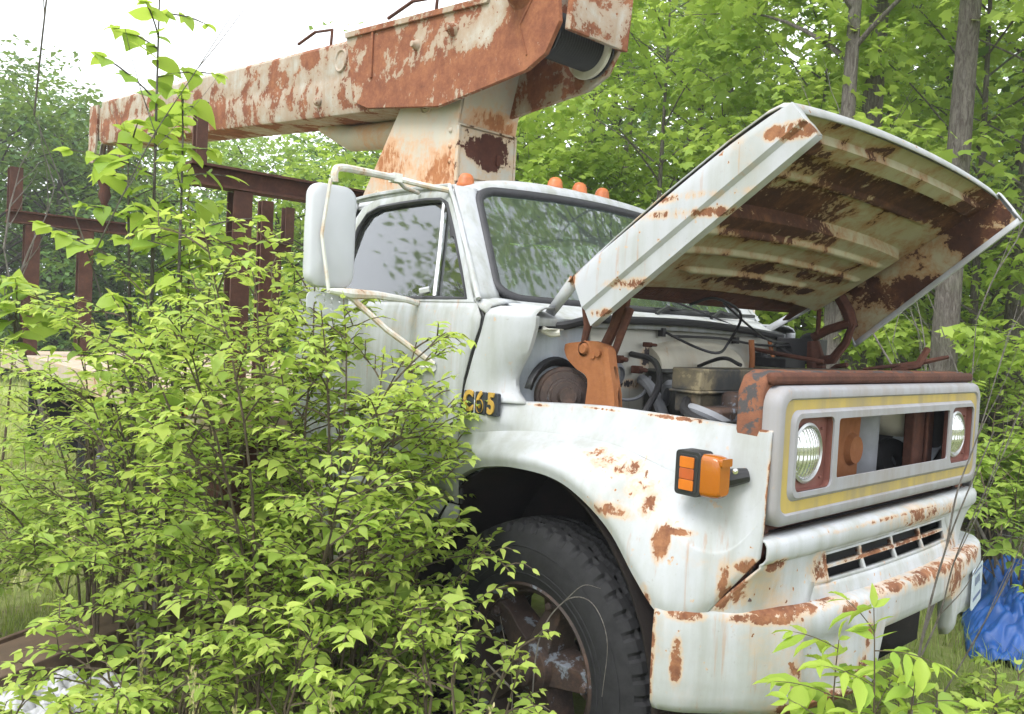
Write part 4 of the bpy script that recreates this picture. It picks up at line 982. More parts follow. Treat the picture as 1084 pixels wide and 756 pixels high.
# ------------------------------------------------------------------ plants
RNG = np.random.default_rng(11)
def spot(px, dist):
    """ground point in the direction that the photograph shows at column px, dist metres from the camera"""
    d = CAM_R @ Vector(((px-542)/868, .06, -1)); d.z = 0; d.normalize()
    return Vector((CAM_C.x, CAM_C.y, 0)) + d*dist

OVATE = ([(0,0,0),(.36,0,-.015),(.70,0,-.05),(1,0,-.14),(.15,.17,.03),(.40,.25,.04),(.72,.14,0),(.15,-.17,.03),(.40,-.25,.04),(.72,-.14,0)],
         [(0,1,4),(4,1,5),(1,2,5),(5,2,6),(2,3,6),(0,7,1),(7,8,1),(1,8,2),(8,9,2),(2,9,3)])
LANCE = ([(0,0,0),(.36,0,-.02),(.70,0,-.07),(1,0,-.18),(.16,.12,.03),(.42,.19,.035),(.75,.11,-.02),(.16,-.12,.03),(.42,-.19,.035),(.75,-.11,-.02)], OVATE[1])
_hm = [(0,0,0),(.25,0,-.01),(.5,0,-.035),(.75,0,-.09),(1,0,-.20)]; _hs = [(-.09,.17,.02),(.04,.37,.045),(.28,.44,.05),(.55,.36,.015),(.78,.19,-.05)]
HEART = (_hm+_hs+[(a, -b, c) for a, b, c in _hs], [(0,6,5),(0,1,6),(1,7,6),(1,2,7),(2,8,7),(2,3,8),(3,9,8),(3,4,9),(0,10,11),(0,11,1),(1,11,12),(1,12,2),(2,12,13),(2,13,3),(3,13,14),(3,14,4)])
MAPLE = ([(.0,0,0),(.45,0,-.02),(1,0,-.14),(.66,.17,-.03),(.70,.44,-.08),(.40,.30,.02),(.14,.46,-.03),(.08,.2,.02),(.66,-.17,-.03),(.70,-.44,-.08),(.40,-.30,.02),(.14,-.46,-.03),(.08,-.2,.02)],
         [(1,2,3),(1,3,5),(3,4,5),(1,5,7),(5,6,7),(1,7,0),(1,8,2),(1,10,8),(8,10,9),(1,12,10),(10,12,11),(1,0,12)])
QUAD = ([(0,0,0),(.45,.32,.06),(1,0,-.1),(.45,-.32,.06)], [(0,1,2),(0,2,3)])
def leaves(name, P, D, N, L, tint, tpl, mat, parent=None, wid=1.0):
    P, D, N, L, tint = (np.asarray(a, float) for a in (P, D, N, L, tint)); n = len(P)
    D = D/np.linalg.norm(D, axis=1)[:, None]
    N = N - D*(N*D).sum(1)[:, None]; N /= np.linalg.norm(N, axis=1)[:, None]+1e-9
    B = np.cross(N, D)
    tv = np.array(tpl[0]); k = len(tv)
    wv = wid*(1+.16*RNG.standard_normal(n)).clip(.6, 1.5)
    cv = (1+.6*RNG.standard_normal(n))
    V = P[:, None] + (D[:, None]*tv[None, :, 0, None] + B[:, None]*(tv[None, :, 1, None]*wv[:, None, None]) + N[:, None]*(tv[None, :, 2, None]*cv[:, None, None]))*L[:, None, None]
    V = V.reshape(-1, 3)
    F = (np.array(tpl[1])[None] + (np.arange(n)*k)[:, None, None]).reshape(-1, 3)
    me = bpy.data.meshes.new(name); me.vertices.add(len(V)); me.vertices.foreach_set('co', V.ravel().astype(np.float32))
    me.loops.add(F.size); me.loops.foreach_set('vertex_index', F.ravel().astype(np.int32))
    me.polygons.add(len(F)); me.polygons.foreach_set('loop_start', (np.arange(len(F))*3).astype(np.int32))
    me.polygons.foreach_set('use_smooth', np.ones(len(F), bool)); me.update(calc_edges=True)
    at = me.attributes.new('tint', 'FLOAT', 'POINT'); at.data.foreach_set('value', np.repeat(tint.clip(0, 1), k).astype(np.float32))
    me.materials.append(mat); o = bpy.data.objects.new(name, me); COL.objects.link(o)
    if parent is not None: o.parent = parent
    return o
def rz(n): return RNG.random(n)
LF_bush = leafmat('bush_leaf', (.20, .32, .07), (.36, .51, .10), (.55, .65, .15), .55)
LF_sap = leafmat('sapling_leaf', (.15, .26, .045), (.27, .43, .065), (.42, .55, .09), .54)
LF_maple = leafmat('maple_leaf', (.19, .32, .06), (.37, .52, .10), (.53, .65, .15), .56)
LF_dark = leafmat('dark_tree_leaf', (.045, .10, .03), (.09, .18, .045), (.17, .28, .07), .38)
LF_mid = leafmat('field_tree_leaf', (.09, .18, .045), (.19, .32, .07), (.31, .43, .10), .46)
LF_grass = leafmat('grass_blade', (.16, .20, .05), (.27, .36, .09), (.46, .47, .19), .45)
LF_dry = leafmat('seed_head', (.30, .26, .12), (.40, .36, .17), (.5, .46, .25), .2)
BK_twig = barkmat('twig_bark', (.26, .20, .14), (.15, .12, .085))
BK_grey = barkmat('grey_bark', (.27, .245, .22), (.12, .10, .088))
BK_dead = barkmat('dead_wood', (.33, .30, .27), (.18, .16, .14))
BK_dark = barkmat('dark_bark', (.09, .075, .06), (.045, .038, .03))

GROUPS = {'honeysuckle_shrub': 'shrubs overgrowing the side of the truck', 'weedy_bush': 'weeds beside the front wheel', 'ground_weed': 'low weeds in front of the bumper', 'undergrowth_shrub': 'undergrowth at the edge of the wood',
          'basswood_sapling': 'saplings among the shrubs', 'ash_seedling': 'seedlings in front of the truck', 'hardwood_tree': 'grey trunks behind the truck', 'field_tree': 'trees across the field', 'dead_branch': 'bare stems and branches', 'grass_stalk': 'tall grass stalks'}
class Plant:
    def __init__(s): s.P = []; s.D = []; s.N = []; s.L = []; s.T = []; s.m = MB()
    def leaf(s, p, d, n, l, t): s.P.append(tuple(p)); s.D.append(tuple(d)); s.N.append(tuple(n)); s.L.append(l); s.T.append(t)
    def shoot(s, pts, sp, l, t, droop=.06, flat=.75, r=.002, tip=True):
        """leaf pairs along a twig"""
        pts = [Vector(p) for p in pts]
        s.m.tube(pts, [r*1.4]+[r]*(len(pts)-2)+[r*.5], 4)
        seg = [(pts[i+1]-pts[i]).length for i in range(len(pts)-1)]; tot = sum(seg); n = max(2, int(tot/sp))
        for k in range(n+1):
            x = tot*(.12+.88*k/n); i = 0
            while i < len(seg)-1 and x > seg[i]: x -= seg[i]; i += 1
            p = pts[i].lerp(pts[i+1], min(x/seg[i], 1)); d = (pts[i+1]-pts[i]).normalized()
            side = d.cross(Vector((0, 0, 1))); side = side.normalized() if side.length > .1 else Vector((cos(k*2.4), sin(k*2.4), 0))
            if random.random() > flat: side = (side + d.cross(side)*random.uniform(-1, 1)).normalized()
            f = k/n; sz = l*(.62+.5*sin(pi*min(f*.85+.12, 1)))*random.uniform(.6, 1.3)
            for sg in (1, -1):
                if random.random() < .08: continue
                dd = side*sg*.85 + d*random.uniform(.35, .8) + Vector((random.uniform(-.2, .2), random.uniform(-.2, .2), random.uniform(-.45, .2)-droop))
                nn = Vector((random.uniform(-.6, .6), random.uniform(-.6, .6), 1))
                s.leaf(p, dd, nn, sz*(1.35 if random.random() < .06 else 1), t + .30*(f-.4) + random.uniform(-.24, .24))
        if tip:
            s.leaf(pts[-1], d+Vector((0, 0, -.1)), Vector((random.uniform(-.4, .4), random.uniform(-.4, .4), 1)), l*.7, t+.2)
    def finish(s, root, tpl, mat, bark, wid=1.0):
        if s.P: leaves('foliage', s.P, s.D, s.N, s.L, s.T, tpl, mat, root, wid)
        if s.m.v: s.m.build('stem', bark, root, ang=80, weld=False)

def bush(name, label, cat, base, H, spread, stems, L=.05, tint=.55, tpl=OVATE, mat=None, bark=None, seed=1, lean=(0, 0), start=.28, nb=7, nt=3, sp=.034, up=1.0, group=None, blen=.42, wid=1.0, side=None):
    group = group or GROUPS.get(name); random.seed(seed); root = empty(name, base, label, cat, group); pl = Plant()
    for i in range(stems):
        az = 2*pi*(i+random.random()*.8)/stems; out = spread*random.uniform(.25, 1.0); h = H*random.uniform(.72, 1.0)*(1-.28*(out/spread)**2)
        if side is not None and (Vector((cos(az), sin(az)))-Vector(side)*.0).dot(Vector(side)) < -.35: out *= .45
        tipp = Vector((cos(az)*out+lean[0]*h, sin(az)*out+lean[1]*h, h)); b0 = Vector((cos(az)*.06, sin(az)*.06, -.02))
        st = bez(b0, b0.lerp(tipp, .42)+Vector((-cos(az)*out*.22, -sin(az)*out*.22, h*.22)), tipp, 9)
        st = [p+Vector((random.uniform(-.012, .012), random.uniform(-.012, .012), 0)) for p in st]
        pl.m.tube(st, [.008-.006*k/8 for k in range(9)], 5)
        for j in range(nb):
            f = start+(1-start)*(j+random.random()*.7)/nb; q = f*8; k = min(int(q), 7); p = st[k].lerp(st[k+1], q-k)
            a2 = az+random.uniform(-1.9, 1.9); lb = blen*random.uniform(.55, 1.1)*(1.15-.55*f)
            dv = Vector((cos(a2), sin(a2), random.uniform(.1, 1.15)*up)).normalized()
            br = bez(p, p+dv*lb*.55+Vector((0, 0, .05*lb)), p+dv*lb+Vector((0, 0, -.14*lb)), 6)
            pl.m.tube(br, [.0034, .003, .0027, .0024, .002, .0015], 4)
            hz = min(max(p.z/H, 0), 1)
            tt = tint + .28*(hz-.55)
            for w in range(nt):
                ff = .25+.7*(w+random.random()*.6)/nt; q = ff*5; k = min(int(q), 4); pp = br[k].lerp(br[k+1], q-k)
                a3 = a2+random.choice((-1, 1))*random.uniform(.4, 1.2); lt_ = lb*random.uniform(.35, .6)
                dw = Vector((cos(a3), sin(a3), random.uniform(-.15, .95))).normalized()
                pl.shoot(bez(pp, pp+dw*lt_*.6+Vector((0, 0, .03)), pp+dw*lt_, 4), sp, L, tt+random.uniform(-.12, .12))
            pl.shoot(br[3:], sp, L, tt+.1)
        pl.shoot(st[6:], sp, L*.95, tint+.2)
    pl.finish(root, tpl, mat or LF_bush, bark or BK_twig, wid)
    return root

def tree(name, label, base, H, crown_r, crown_z0, n_clump, n_leaf, L, mat, tpl=QUAD, bark=None, trunk_r=.12, lean=(0, 0), seed=1, tint=.45, clump_r=.32, group=None, wid=1.0, squash=.75, limb_r=.3, cat='tree', top_bias=1.0):
    """trunk, limbs reaching out to leafy clumps, leaves scattered through each clump"""
    random.seed(seed); rng = np.random.default_rng(seed); root = empty(name, base, label, cat, group or GROUPS.get(name)); m = MB()
    tr = [Vector((lean[0]*z+.05*H*.02*sin(z*1.3+seed), lean[1]*z+.05*H*.02*cos(z*1.7+seed), z)) for z in np.linspace(-.1, H*.93, 12)]
    m.tube(tr, [trunk_r*(1.25 if i == 0 else 1-.82*i/11) for i in range(12)], 9)
    P, D, N, Ls, T = [], [], [], [], []
    for c in range(n_clump):
        u = (c+random.random())/n_clump; z = crown_z0+(H-crown_z0)*u**top_bias
        prof = sqrt(max(0.02, 1-((u-.42)/.62)**2)) if u < 1 else .2
        a = c*2.4+random.uniform(-.5, .5); rr = crown_r*prof*random.uniform(.45, 1.05)
        ax = Vector((lean[0]*z, lean[1]*z, 0)); cpt = ax+Vector((cos(a)*rr, sin(a)*rr, z))
        q = max(0, min(1, (z-rr*.55)/(H*.93)))*11; k = min(int(q), 10); p = tr[k].lerp(tr[k+1], q-k)
        lb = bez(p, p.lerp(cpt, .5)+Vector((0, 0, rr*.15)), cpt, 7); r0 = trunk_r*limb_r*(1-.6*u)
        m.tube(lb, [r0*(1-.8*i/6) for i in range(7)], 5)
        n = int(n_leaf/n_clump*random.uniform(.6, 1.4)); R_ = crown_r*clump_r*random.uniform(.65, 1.35)
        d = rng.standard_normal((n, 3)); d /= np.linalg.norm(d, axis=1)[:, None]
        rad = R_*rng.random(n)**.45
        pos = np.array(cpt)+d*rad[:, None]*np.array([1.15, 1.15, squash])
        # a few straggling sprays break the outline
        k2 = n//6; dirv = Vector((cos(a)+random.uniform(-.4, .4), sin(a)+random.uniform(-.4, .4), random.uniform(-.1, .8))).normalized()
        tt_ = rng.random(k2)[:, None]; pos[:k2] = np.array(cpt)+np.array(dirv)[None]*tt_*R_*1.9+rng.standard_normal((k2, 3))*R_*.12
        for tw in range(3):
            dv = Vector((random.uniform(-1, 1), random.uniform(-1, 1), random.uniform(-.2, .9))).normalized()
            m.tube([cpt, cpt+dv*R_*.6, cpt+dv*R_*1.05], [r0*.25, r0*.18, r0*.08], 4)
        az = rng.random(n)*2*pi
        dd = np.stack([np.cos(az), np.sin(az), rng.uniform(-.75, .15, n)], 1)+d*.35
        nn = np.stack([rng.normal(0, .45, n), rng.normal(0, .45, n), np.ones(n)], 1)
        P.append(pos); D.append(dd); N.append(nn); Ls.append(L*rng.uniform(.65, 1.25, n)); T.append(tint+random.uniform(-.16, .16)+rng.normal(0, .12, n))
    m.build('trunk', bark or BK_dark, root, ang=80, weld=False)
    leaves('crown', np.concatenate(P), np.concatenate(D), np.concatenate(N), np.concatenate(Ls), np.concatenate(T), tpl, mat, root, wid)
    return root

# ------------------------------------------------------------------ ground
def ground_z(x, y): return .05*sin(x*.7+1)*cos(y*.6)+.02*sin(x*2.3)*sin(y*2.7)-.03
xs = np.concatenate([[-220, -120, -60], np.linspace(-30, 12, 70), [30, 80, 200]]); yy = np.concatenate([[-200, -80, -30], np.linspace(-9, 16, 46), [30, 80, 200]])
g = MB().grid([[(x, y, ground_z(x, y) if -30 < x < 12 and -9 < y < 16 else -.03) for y in yy] for x in xs])
t = NT('ground_soil'); v = t.obj()
gn = t.noise(v, 1.1, 8, .65); gf = t.noise(v, 14, 8, .7)
gc = t.mix(t.step(gf, .35, .65), (.16, .20, .055), (.22, .24, .09)); gc = t.mix(t.step(gn, .48, .62), gc, (.15, .12, .075))
far = t.step(t.n('ShaderNodeSeparateXYZ', {0: v}).outputs[0], -7.0, -11.0)
gc = t.mix(far, gc, t.mix(gf, (.30, .40, .10), (.42, .47, .16)))
go = g.build('ground', t.done(gc, .95, t.bump(gf, .8, .04), spec=.1), ang=80); go['kind'] = 'structure'

# ------------------------------------------------------------------ background on the right: young maples and trunks close behind the truck
right = [ # px, dist, height, radius, leaves, label
 (445, 9.5, 4.0, 1.5, 3000, 'low bright green thicket tree seen just right of the turret foot'),
 (545, 9.0, 4.1, 1.6, 3400, 'bright green maple sapling filling the gap between turret and roof lamps'),
 (615, 10.5, 6.0, 1.9, 3800, 'young maple reaching up behind the raised head of the boom'),
 (690, 8.8, 5.6, 1.8, 3800, 'young maple with broad pale leaves above the windscreen'),
 (765, 9.6, 7.0, 2.0, 4200, 'leafy young tree behind the upper edge of the raised bonnet'),
 (850, 9.0, 5.6, 1.7, 3400, 'young maple directly behind the front corner of the bonnet'),
 (940, 9.4, 7.0, 2.0, 4200, 'light green tree between the two grey trunks'),
 (1035, 8.2, 6.4, 1.8, 3800, 'light green tree right of the thickest grey trunk'),
 (1110, 7.6, 5.8, 1.8, 3600, 'light green tree at the right edge of the yard')]
for i, (px, di, H, r, n, lab) in enumerate(right):
    tree('maple_sapling', lab, spot(px, di), H, r, .5, 34, int(n*1.7), .105, LF_maple, MAPLE, BK_grey, .05, (random.uniform(-.03, .03), 0), 40+i, .56, .27, 'young maples behind the truck', squash=.6, limb_r=.4)
for px, di, r, H, ln, lab, sd_ in ((905, 7.4, .118, 11, (.012, .0), 'grey tree trunk rising behind the top edge of the bonnet', 5), (998, 6.6, .105, 11, (.012, .004), 'thickest grey tree trunk right behind the end of the grille', 6),
                             (1070, 8.2, .10, 10, (.02, 0), 'slim grey tree trunk at the far right of the yard', 7), (655, 13, .10, 10, (0, 0), 'slender shaded tree trunk behind the windscreen', 8), (882, 6.8, .09, 8, (.0, .01), 'grey tree trunk seen through the bonnet hinge', 9)):
    tree('hardwood_tree', lab, spot(px, di), H, 2.2, H*.55, 16, 1500, .12, LF_maple, MAPLE, BK_grey, r, ln, sd_, .55, .3, squash=.6, limb_r=.28)
second = [(400, 15, 6.0, 2.4), (480, 15, 6.6, 2.4), (560, 14, 7.0, 2.6), (640, 15, 9.0, 2.8), (730, 14, 9.4, 2.8), (820, 15, 6.5, 2.8), (900, 14.5, 6.3, 2.6), (985, 14, 9.5, 2.6), (1070, 12.5, 9, 2.6), (1150, 11, 8, 2.6)]
lab2 = ['dim bushy tree behind the boom left of the turret', 'dim bushy tree behind the turret', 'shaded green tree right behind the turret hatch', 'tall shaded tree behind the winch end of the boom', 'tall shaded tree between boom and bonnet',
        'tall dark tree behind the middle of the bonnet', 'tall dark tree behind the shorter grey trunk', 'tall shaded tree behind the thickest grey trunk', 'tall shaded tree beyond the slim trunk at far right', 'shaded tree at the outer right end of the wood']
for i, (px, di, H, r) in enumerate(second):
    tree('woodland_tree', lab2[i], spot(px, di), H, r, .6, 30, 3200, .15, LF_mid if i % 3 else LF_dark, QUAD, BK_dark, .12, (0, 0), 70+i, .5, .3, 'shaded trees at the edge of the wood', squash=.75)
# far wood that reads as one mass
P, D, N, Ls, T = [], [], [], [], []
rng = np.random.default_rng(5)
for k in range(150):
    px = rng.uniform(330, 1280); di = rng.uniform(19, 27); c = spot(px, di); H = rng.uniform(4.5, 7.0) if px < 620 else rng.uniform(6, 9) if 780 < px < 960 else rng.uniform(7, 11.0)
    n = 110
    z = H*rng.random(n)**.8; a = rng.random(n)*2*pi; r = 2.0*np.sqrt(rng.random(n))*(1.1-.7*(z/H)**2)
    P.append(np.stack([c.x+np.cos(a)*r, c.y+np.sin(a)*r, z], 1)); az = rng.random(n)*2*pi
    D.append(np.stack([np.cos(az), np.sin(az), rng.uniform(-.7, .2, n)], 1)); N.append(np.stack([rng.normal(0, .5, n), rng.normal(0, .5, n), np.ones(n)], 1))
    Ls.append(rng.uniform(.3, .6, n)); T.append(rng.normal(.35, .2, n))
fw = leaves('far_wood', np.concatenate(P), np.concatenate(D), np.concatenate(N), np.concatenate(Ls), np.concatenate(T), QUAD, LF_dark); tag(fw, 'dense far wood closing the view behind the trees', 'wood', kind='stuff')

# ------------------------------------------------------------------ background on the left: trees across the field
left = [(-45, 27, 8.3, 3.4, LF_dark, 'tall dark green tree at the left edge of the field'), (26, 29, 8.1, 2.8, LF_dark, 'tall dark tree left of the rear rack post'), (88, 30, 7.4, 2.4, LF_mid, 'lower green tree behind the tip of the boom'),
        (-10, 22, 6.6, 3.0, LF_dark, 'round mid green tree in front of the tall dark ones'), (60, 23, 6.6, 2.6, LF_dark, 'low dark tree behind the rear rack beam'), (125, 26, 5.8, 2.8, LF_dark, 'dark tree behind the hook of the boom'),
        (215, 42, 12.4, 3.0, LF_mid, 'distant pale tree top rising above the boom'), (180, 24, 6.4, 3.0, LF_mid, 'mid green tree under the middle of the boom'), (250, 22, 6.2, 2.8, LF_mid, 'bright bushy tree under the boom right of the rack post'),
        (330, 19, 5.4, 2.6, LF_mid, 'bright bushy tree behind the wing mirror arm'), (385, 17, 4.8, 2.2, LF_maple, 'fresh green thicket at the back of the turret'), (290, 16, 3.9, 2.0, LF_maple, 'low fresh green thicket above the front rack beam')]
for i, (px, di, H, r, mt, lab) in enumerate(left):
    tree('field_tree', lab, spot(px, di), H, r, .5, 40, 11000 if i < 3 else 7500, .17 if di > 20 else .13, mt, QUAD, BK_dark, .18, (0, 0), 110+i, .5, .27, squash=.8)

for x, y, H, lab in ((-9.5, -8.5, 8.5, 'tree on the near side of the field, mirrored in the cab side window'), (-15, -11, 10, 'taller tree on the near side of the field, farther down, mirrored in the glass'), (-5.5, -10.5, 7.5, 'small tree beside the yard, mirrored in the front of the side glass')):
    tree('yard_tree', lab, (x, y, 0), H, 2.6, 1.2, 26, 3000, .2, LF_mid, QUAD, BK_dark, .15, (0, 0), 150+int(H), .5, .3, 'trees mirrored in the side glass')
# ------------------------------------------------------------------ shrubs that swallow the side of the truck
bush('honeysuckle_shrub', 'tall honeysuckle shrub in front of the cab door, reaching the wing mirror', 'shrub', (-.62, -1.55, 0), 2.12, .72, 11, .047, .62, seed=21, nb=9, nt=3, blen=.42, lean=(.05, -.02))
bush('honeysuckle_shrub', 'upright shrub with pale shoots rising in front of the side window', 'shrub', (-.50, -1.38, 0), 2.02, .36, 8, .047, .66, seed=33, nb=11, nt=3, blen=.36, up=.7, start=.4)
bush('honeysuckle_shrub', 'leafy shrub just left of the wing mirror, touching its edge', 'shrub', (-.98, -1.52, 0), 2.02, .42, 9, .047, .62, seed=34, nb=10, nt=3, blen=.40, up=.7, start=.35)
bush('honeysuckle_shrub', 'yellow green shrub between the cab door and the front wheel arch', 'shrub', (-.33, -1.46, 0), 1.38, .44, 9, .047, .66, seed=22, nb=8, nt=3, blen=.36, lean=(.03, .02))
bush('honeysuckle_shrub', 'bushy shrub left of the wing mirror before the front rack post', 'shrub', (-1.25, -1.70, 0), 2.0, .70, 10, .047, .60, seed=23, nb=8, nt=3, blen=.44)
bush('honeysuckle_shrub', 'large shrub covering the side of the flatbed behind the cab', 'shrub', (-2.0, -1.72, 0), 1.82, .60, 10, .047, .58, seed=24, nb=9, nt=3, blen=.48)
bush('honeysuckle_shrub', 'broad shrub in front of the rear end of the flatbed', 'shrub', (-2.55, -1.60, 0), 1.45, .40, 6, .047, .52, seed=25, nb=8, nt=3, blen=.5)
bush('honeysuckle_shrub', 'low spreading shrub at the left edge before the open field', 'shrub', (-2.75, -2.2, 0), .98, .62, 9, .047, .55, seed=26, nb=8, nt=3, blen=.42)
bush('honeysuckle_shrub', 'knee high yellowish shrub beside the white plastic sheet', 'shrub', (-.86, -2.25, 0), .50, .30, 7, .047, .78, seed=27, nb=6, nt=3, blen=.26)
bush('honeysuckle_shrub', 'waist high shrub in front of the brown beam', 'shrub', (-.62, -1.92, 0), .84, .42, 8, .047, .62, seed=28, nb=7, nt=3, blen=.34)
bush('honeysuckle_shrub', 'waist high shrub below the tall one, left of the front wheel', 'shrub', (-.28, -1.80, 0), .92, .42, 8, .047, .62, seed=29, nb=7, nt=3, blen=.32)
bush('weedy_bush', 'spindly weed with a few leafy twigs standing before the wheel hub', 'plant', (.16, -1.40, 0), 1.0, .26, 4, .042, .62, seed=35, nb=4, nt=1, blen=.26, start=.4)
bush('weedy_bush', 'drooping weed just left of the wheel rim', 'plant', (-.02, -1.30, 0), 1.05, .26, 4, .042, .6, seed=36, nb=4, nt=1, blen=.28, start=.45)
bush('honeysuckle_shrub', 'small leafy shrub at the foot of the front wheel', 'shrub', (.30, -1.42, 0), .66, .30, 8, .047, .60, seed=30, nb=6, nt=2, blen=.24)
bush('weedy_bush', 'low leafy weed growing against the front tyre', 'plant', (.52, -1.30, 0), .50, .22, 6, .055, .62, seed=31, nb=5, nt=2, blen=.2)
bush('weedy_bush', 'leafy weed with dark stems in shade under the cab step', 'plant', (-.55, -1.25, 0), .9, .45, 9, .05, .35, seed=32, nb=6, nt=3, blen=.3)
# sapling with large leaves rising above the shrubs on the left
def stem_plant(name, label, cat, base, tops, L, tint, tpl, mat, bark, seed, nb=8, blen=.5, sp=.10, r=.014, wid=1.0, z0=.3, up=.5, droop=.25, group=None):
    group = group or GROUPS.get(name); random.seed(seed); root = empty(name, base, label, cat, group); pl = Plant()
    for tp in tops:
        tp = Vector(tp); st = bez((0, 0, -.02), tp*.5+Vector((random.uniform(-.08, .08), random.uniform(-.08, .08), .1)), tp, 12)
        pl.m.tube(st, [r*(1-.8*i/11) for i in range(12)], 6)
        for j in range(nb):
            f = z0+(1-z0)*(j+random.random()*.6)/nb; q = f*11; k = min(int(q), 10); p = st[k].lerp(st[k+1], q-k)
            a = j*2.4+random.uniform(-.6, .6); lb = blen*random.uniform(.6, 1.1)*(1.15-.65*f); dv = Vector((cos(a), sin(a), up*random.uniform(.3, 1.4))).normalized()
            pl.shoot(bez(p, p+dv*lb*.5+Vector((0, 0, .06*lb)), p+dv*lb+Vector((0, 0, -.1*lb)), 5), sp, L, tint+random.uniform(-.1, .12), droop, .6, r*.22)
        pl.shoot(st[9:], sp, L, tint+.15, droop, .6, r*.2)
    pl.finish(root, tpl, mat, bark, wid); return root
stem_plant('basswood_sapling', 'tall sapling with large heart shaped leaves in front of the boom', 'sapling', (-1.45, -1.72, 0), [(-.12, .0, 3.0), (.05, .05, 2.55), (-.30, -.05, 2.45)], .085, .68, HEART, LF_sap, BK_grey, 51, nb=15, blen=.5, sp=.09, r=.016, z0=.5)
stem_plant('basswood_sapling', 'shorter sapling with broad hanging leaves before the front rack', 'sapling', (-1.75, -1.55, 0), [(.0, .05, 2.3), (.15, .0, 2.1)], .072, .62, HEART, LF_sap, BK_twig, 52, nb=13, blen=.42, sp=.08, r=.012, z0=.45)
stem_plant('basswood_sapling', 'leafy sapling leaning in at the left edge beside the flatbed', 'sapling', (-3.2, -2.0, 0), [(-.1, -.1, 1.98), (.1, .1, 1.8)], .13, .6, HEART, LF_sap, BK_twig, 53, nb=6, blen=.5, sp=.11, r=.012, z0=.78)
stem_plant('ash_seedling', 'bright green seedling with long paired leaves in front of the bumper', 'plant', (1.12, -.88, 0), [(.0, .0, 1.06), (-.10, .04, .94), (.10, .02, .92), (.03, .1, .86), (-.04, -.1, .8)], .085, .74, LANCE, LF_sap, BK_twig, 54, nb=10, blen=.26, sp=.036, r=.006, z0=.3, droop=.3)
stem_plant('ash_seedling', 'lower seedling right of the bright one at the bottom right corner', 'plant', (1.30, -.60, 0), [(.0, .05, .80), (.1, -.05, .7), (-.08, .02, .66), (.0, .15, .7)], .07, .66, LANCE, LF_sap, BK_twig, 55, nb=8, blen=.24, sp=.055, r=.005, z0=.25, droop=.3)
stem_plant('ash_seedling', 'seedling with thin leaves in front of the blue tarpaulin', 'plant', (1.0, 1.45, 0), [(.0, .05, .95), (.12, -.05, .75), (-.1, .05, .8)], .07, .55, LANCE, LF_sap, BK_twig, 56, nb=7, blen=.3, sp=.055, r=.005, z0=.2)
for i, (x, y, h, tn, lab) in enumerate(((.9, .2, .5, .5, 'low weed under the middle of the bumper'), (1.1, -.2, .55, .6, 'low weed between bumper and seedling'), (.95, .9, .45, .5, 'low weed under the left end of the bumper'), (.55, -1.08, .4, .5, 'low weed under the right end of the bumper'), (1.35, .5, .45, .55, 'low weed on the bare patch right of the seedling'))):
    bush('ground_weed', lab, 'plant', (x, y, 0), h, .28, 7, .05, tn, seed=60+i, nb=4, nt=2, blen=.2)
# undergrowth on the right beside the wood
for i, (px, di, H, sp_, lab) in enumerate(((1045, 6.6, 1.5, .6, 'scrubby undergrowth right behind the end of the grille'), (1090, 6.0, 1.6, .7, 'scrubby undergrowth at the right edge above the tarpaulin'), (1060, 8.0, 2.2, .9, 'taller undergrowth farther back behind the tarpaulin'), (965, 7.6, 1.9, .8, 'undergrowth seen above the radiator hoop'), (870, 7.4, 2.0, .8, 'undergrowth seen between bonnet and firewall'), (790, 8.0, 2.0, .9, 'undergrowth behind the far end of the cowl'))):
    bush('undergrowth_shrub', lab, 'shrub', spot(px, di), H, sp_, 9, .075, .42, tpl=OVATE, mat=LF_maple, seed=80+i, nb=6, nt=3, blen=.5, sp=.07)

# ------------------------------------------------------------------ volume added to lift shadows and soften contrast like a lens veil
hzb = MB().box((-60, -40, -1.2), (40, 60, 14)); t = NT('veil_volume')
pv = t.n('ShaderNodeVolumePrincipled', {'Color': (.93, .96, 1, 1), 'Density': .0025, 'Anisotropy': .1}); t.t.links.new(pv.outputs[0], t.out.inputs['Volume'])
hzo = hzb.build('added_veil', t.mat); hzo['kind'] = 'stuff'; hzo['label'] = 'thin veil added over the yard and the field to soften the contrast'
# ------------------------------------------------------------------ bare stems, branches
def bare(name, label, cat, base, lines, bark=None):
    root = empty(name, base, label, cat, GROUPS.get(name)); m = MB()
    for pts, r in lines: m.tube(cr(pts, max(8, len(pts)*5)), np.linspace(r, r*.25, max(8, len(pts)*5)), 6)
    m.build('stem', bark or BK_dead, root, ang=80, weld=False); return root
def ramify(p, d, L, r, depth, lines, spread=.6):
    q = [p]
    for i in range(4):
        d = (d+Vector((random.uniform(-.16, .16), random.uniform(-.16, .16), random.uniform(-.04, .10)))).normalized(); q.append(q[-1]+d*L/4)
    lines.append((q, r))
    if depth:
        for k in (1, 2, 3, 4):
            if random.random() < .85:
                e = (d+Vector((random.uniform(-1, 1), random.uniform(-1, 1), random.uniform(-.3, .8)))*spread).normalized(); ramify(q[k], e, L*random.uniform(.4, .65), r*.5, depth-1, lines, spread)
def deadtree(label, base, d, L, r, seed, depth=2, spread=.6, bark=None):
    random.seed(seed); lines = []; ramify(Vector((0, 0, 0)), Vector(d).normalized(), L, r, depth, lines, spread)
    return bare('dead_branch', label, 'branch', base, lines, bark)
deadtree('bare grey branch standing in front of the rear rack', (-3.0, -1.75, .9), (-.15, 0, 1), 1.15, .016, 4)
deadtree('bare leafless stem beside the sapling against the white sky', (-1.62, -1.66, .2), (-.10, .02, 1), 2.3, .008, 9, 2, .6)
deadtree('dry leafless twig bent over the left half of the bumper', (.95, -.25, 0), (.0, .0, 1), 1.5, .007, 15, 2, .35)
deadtree('thin dry twig behind the radiator hoop', spot(1000, 5.4), (.05, 0, 1), 1.9, .010, 23, 2, .6)
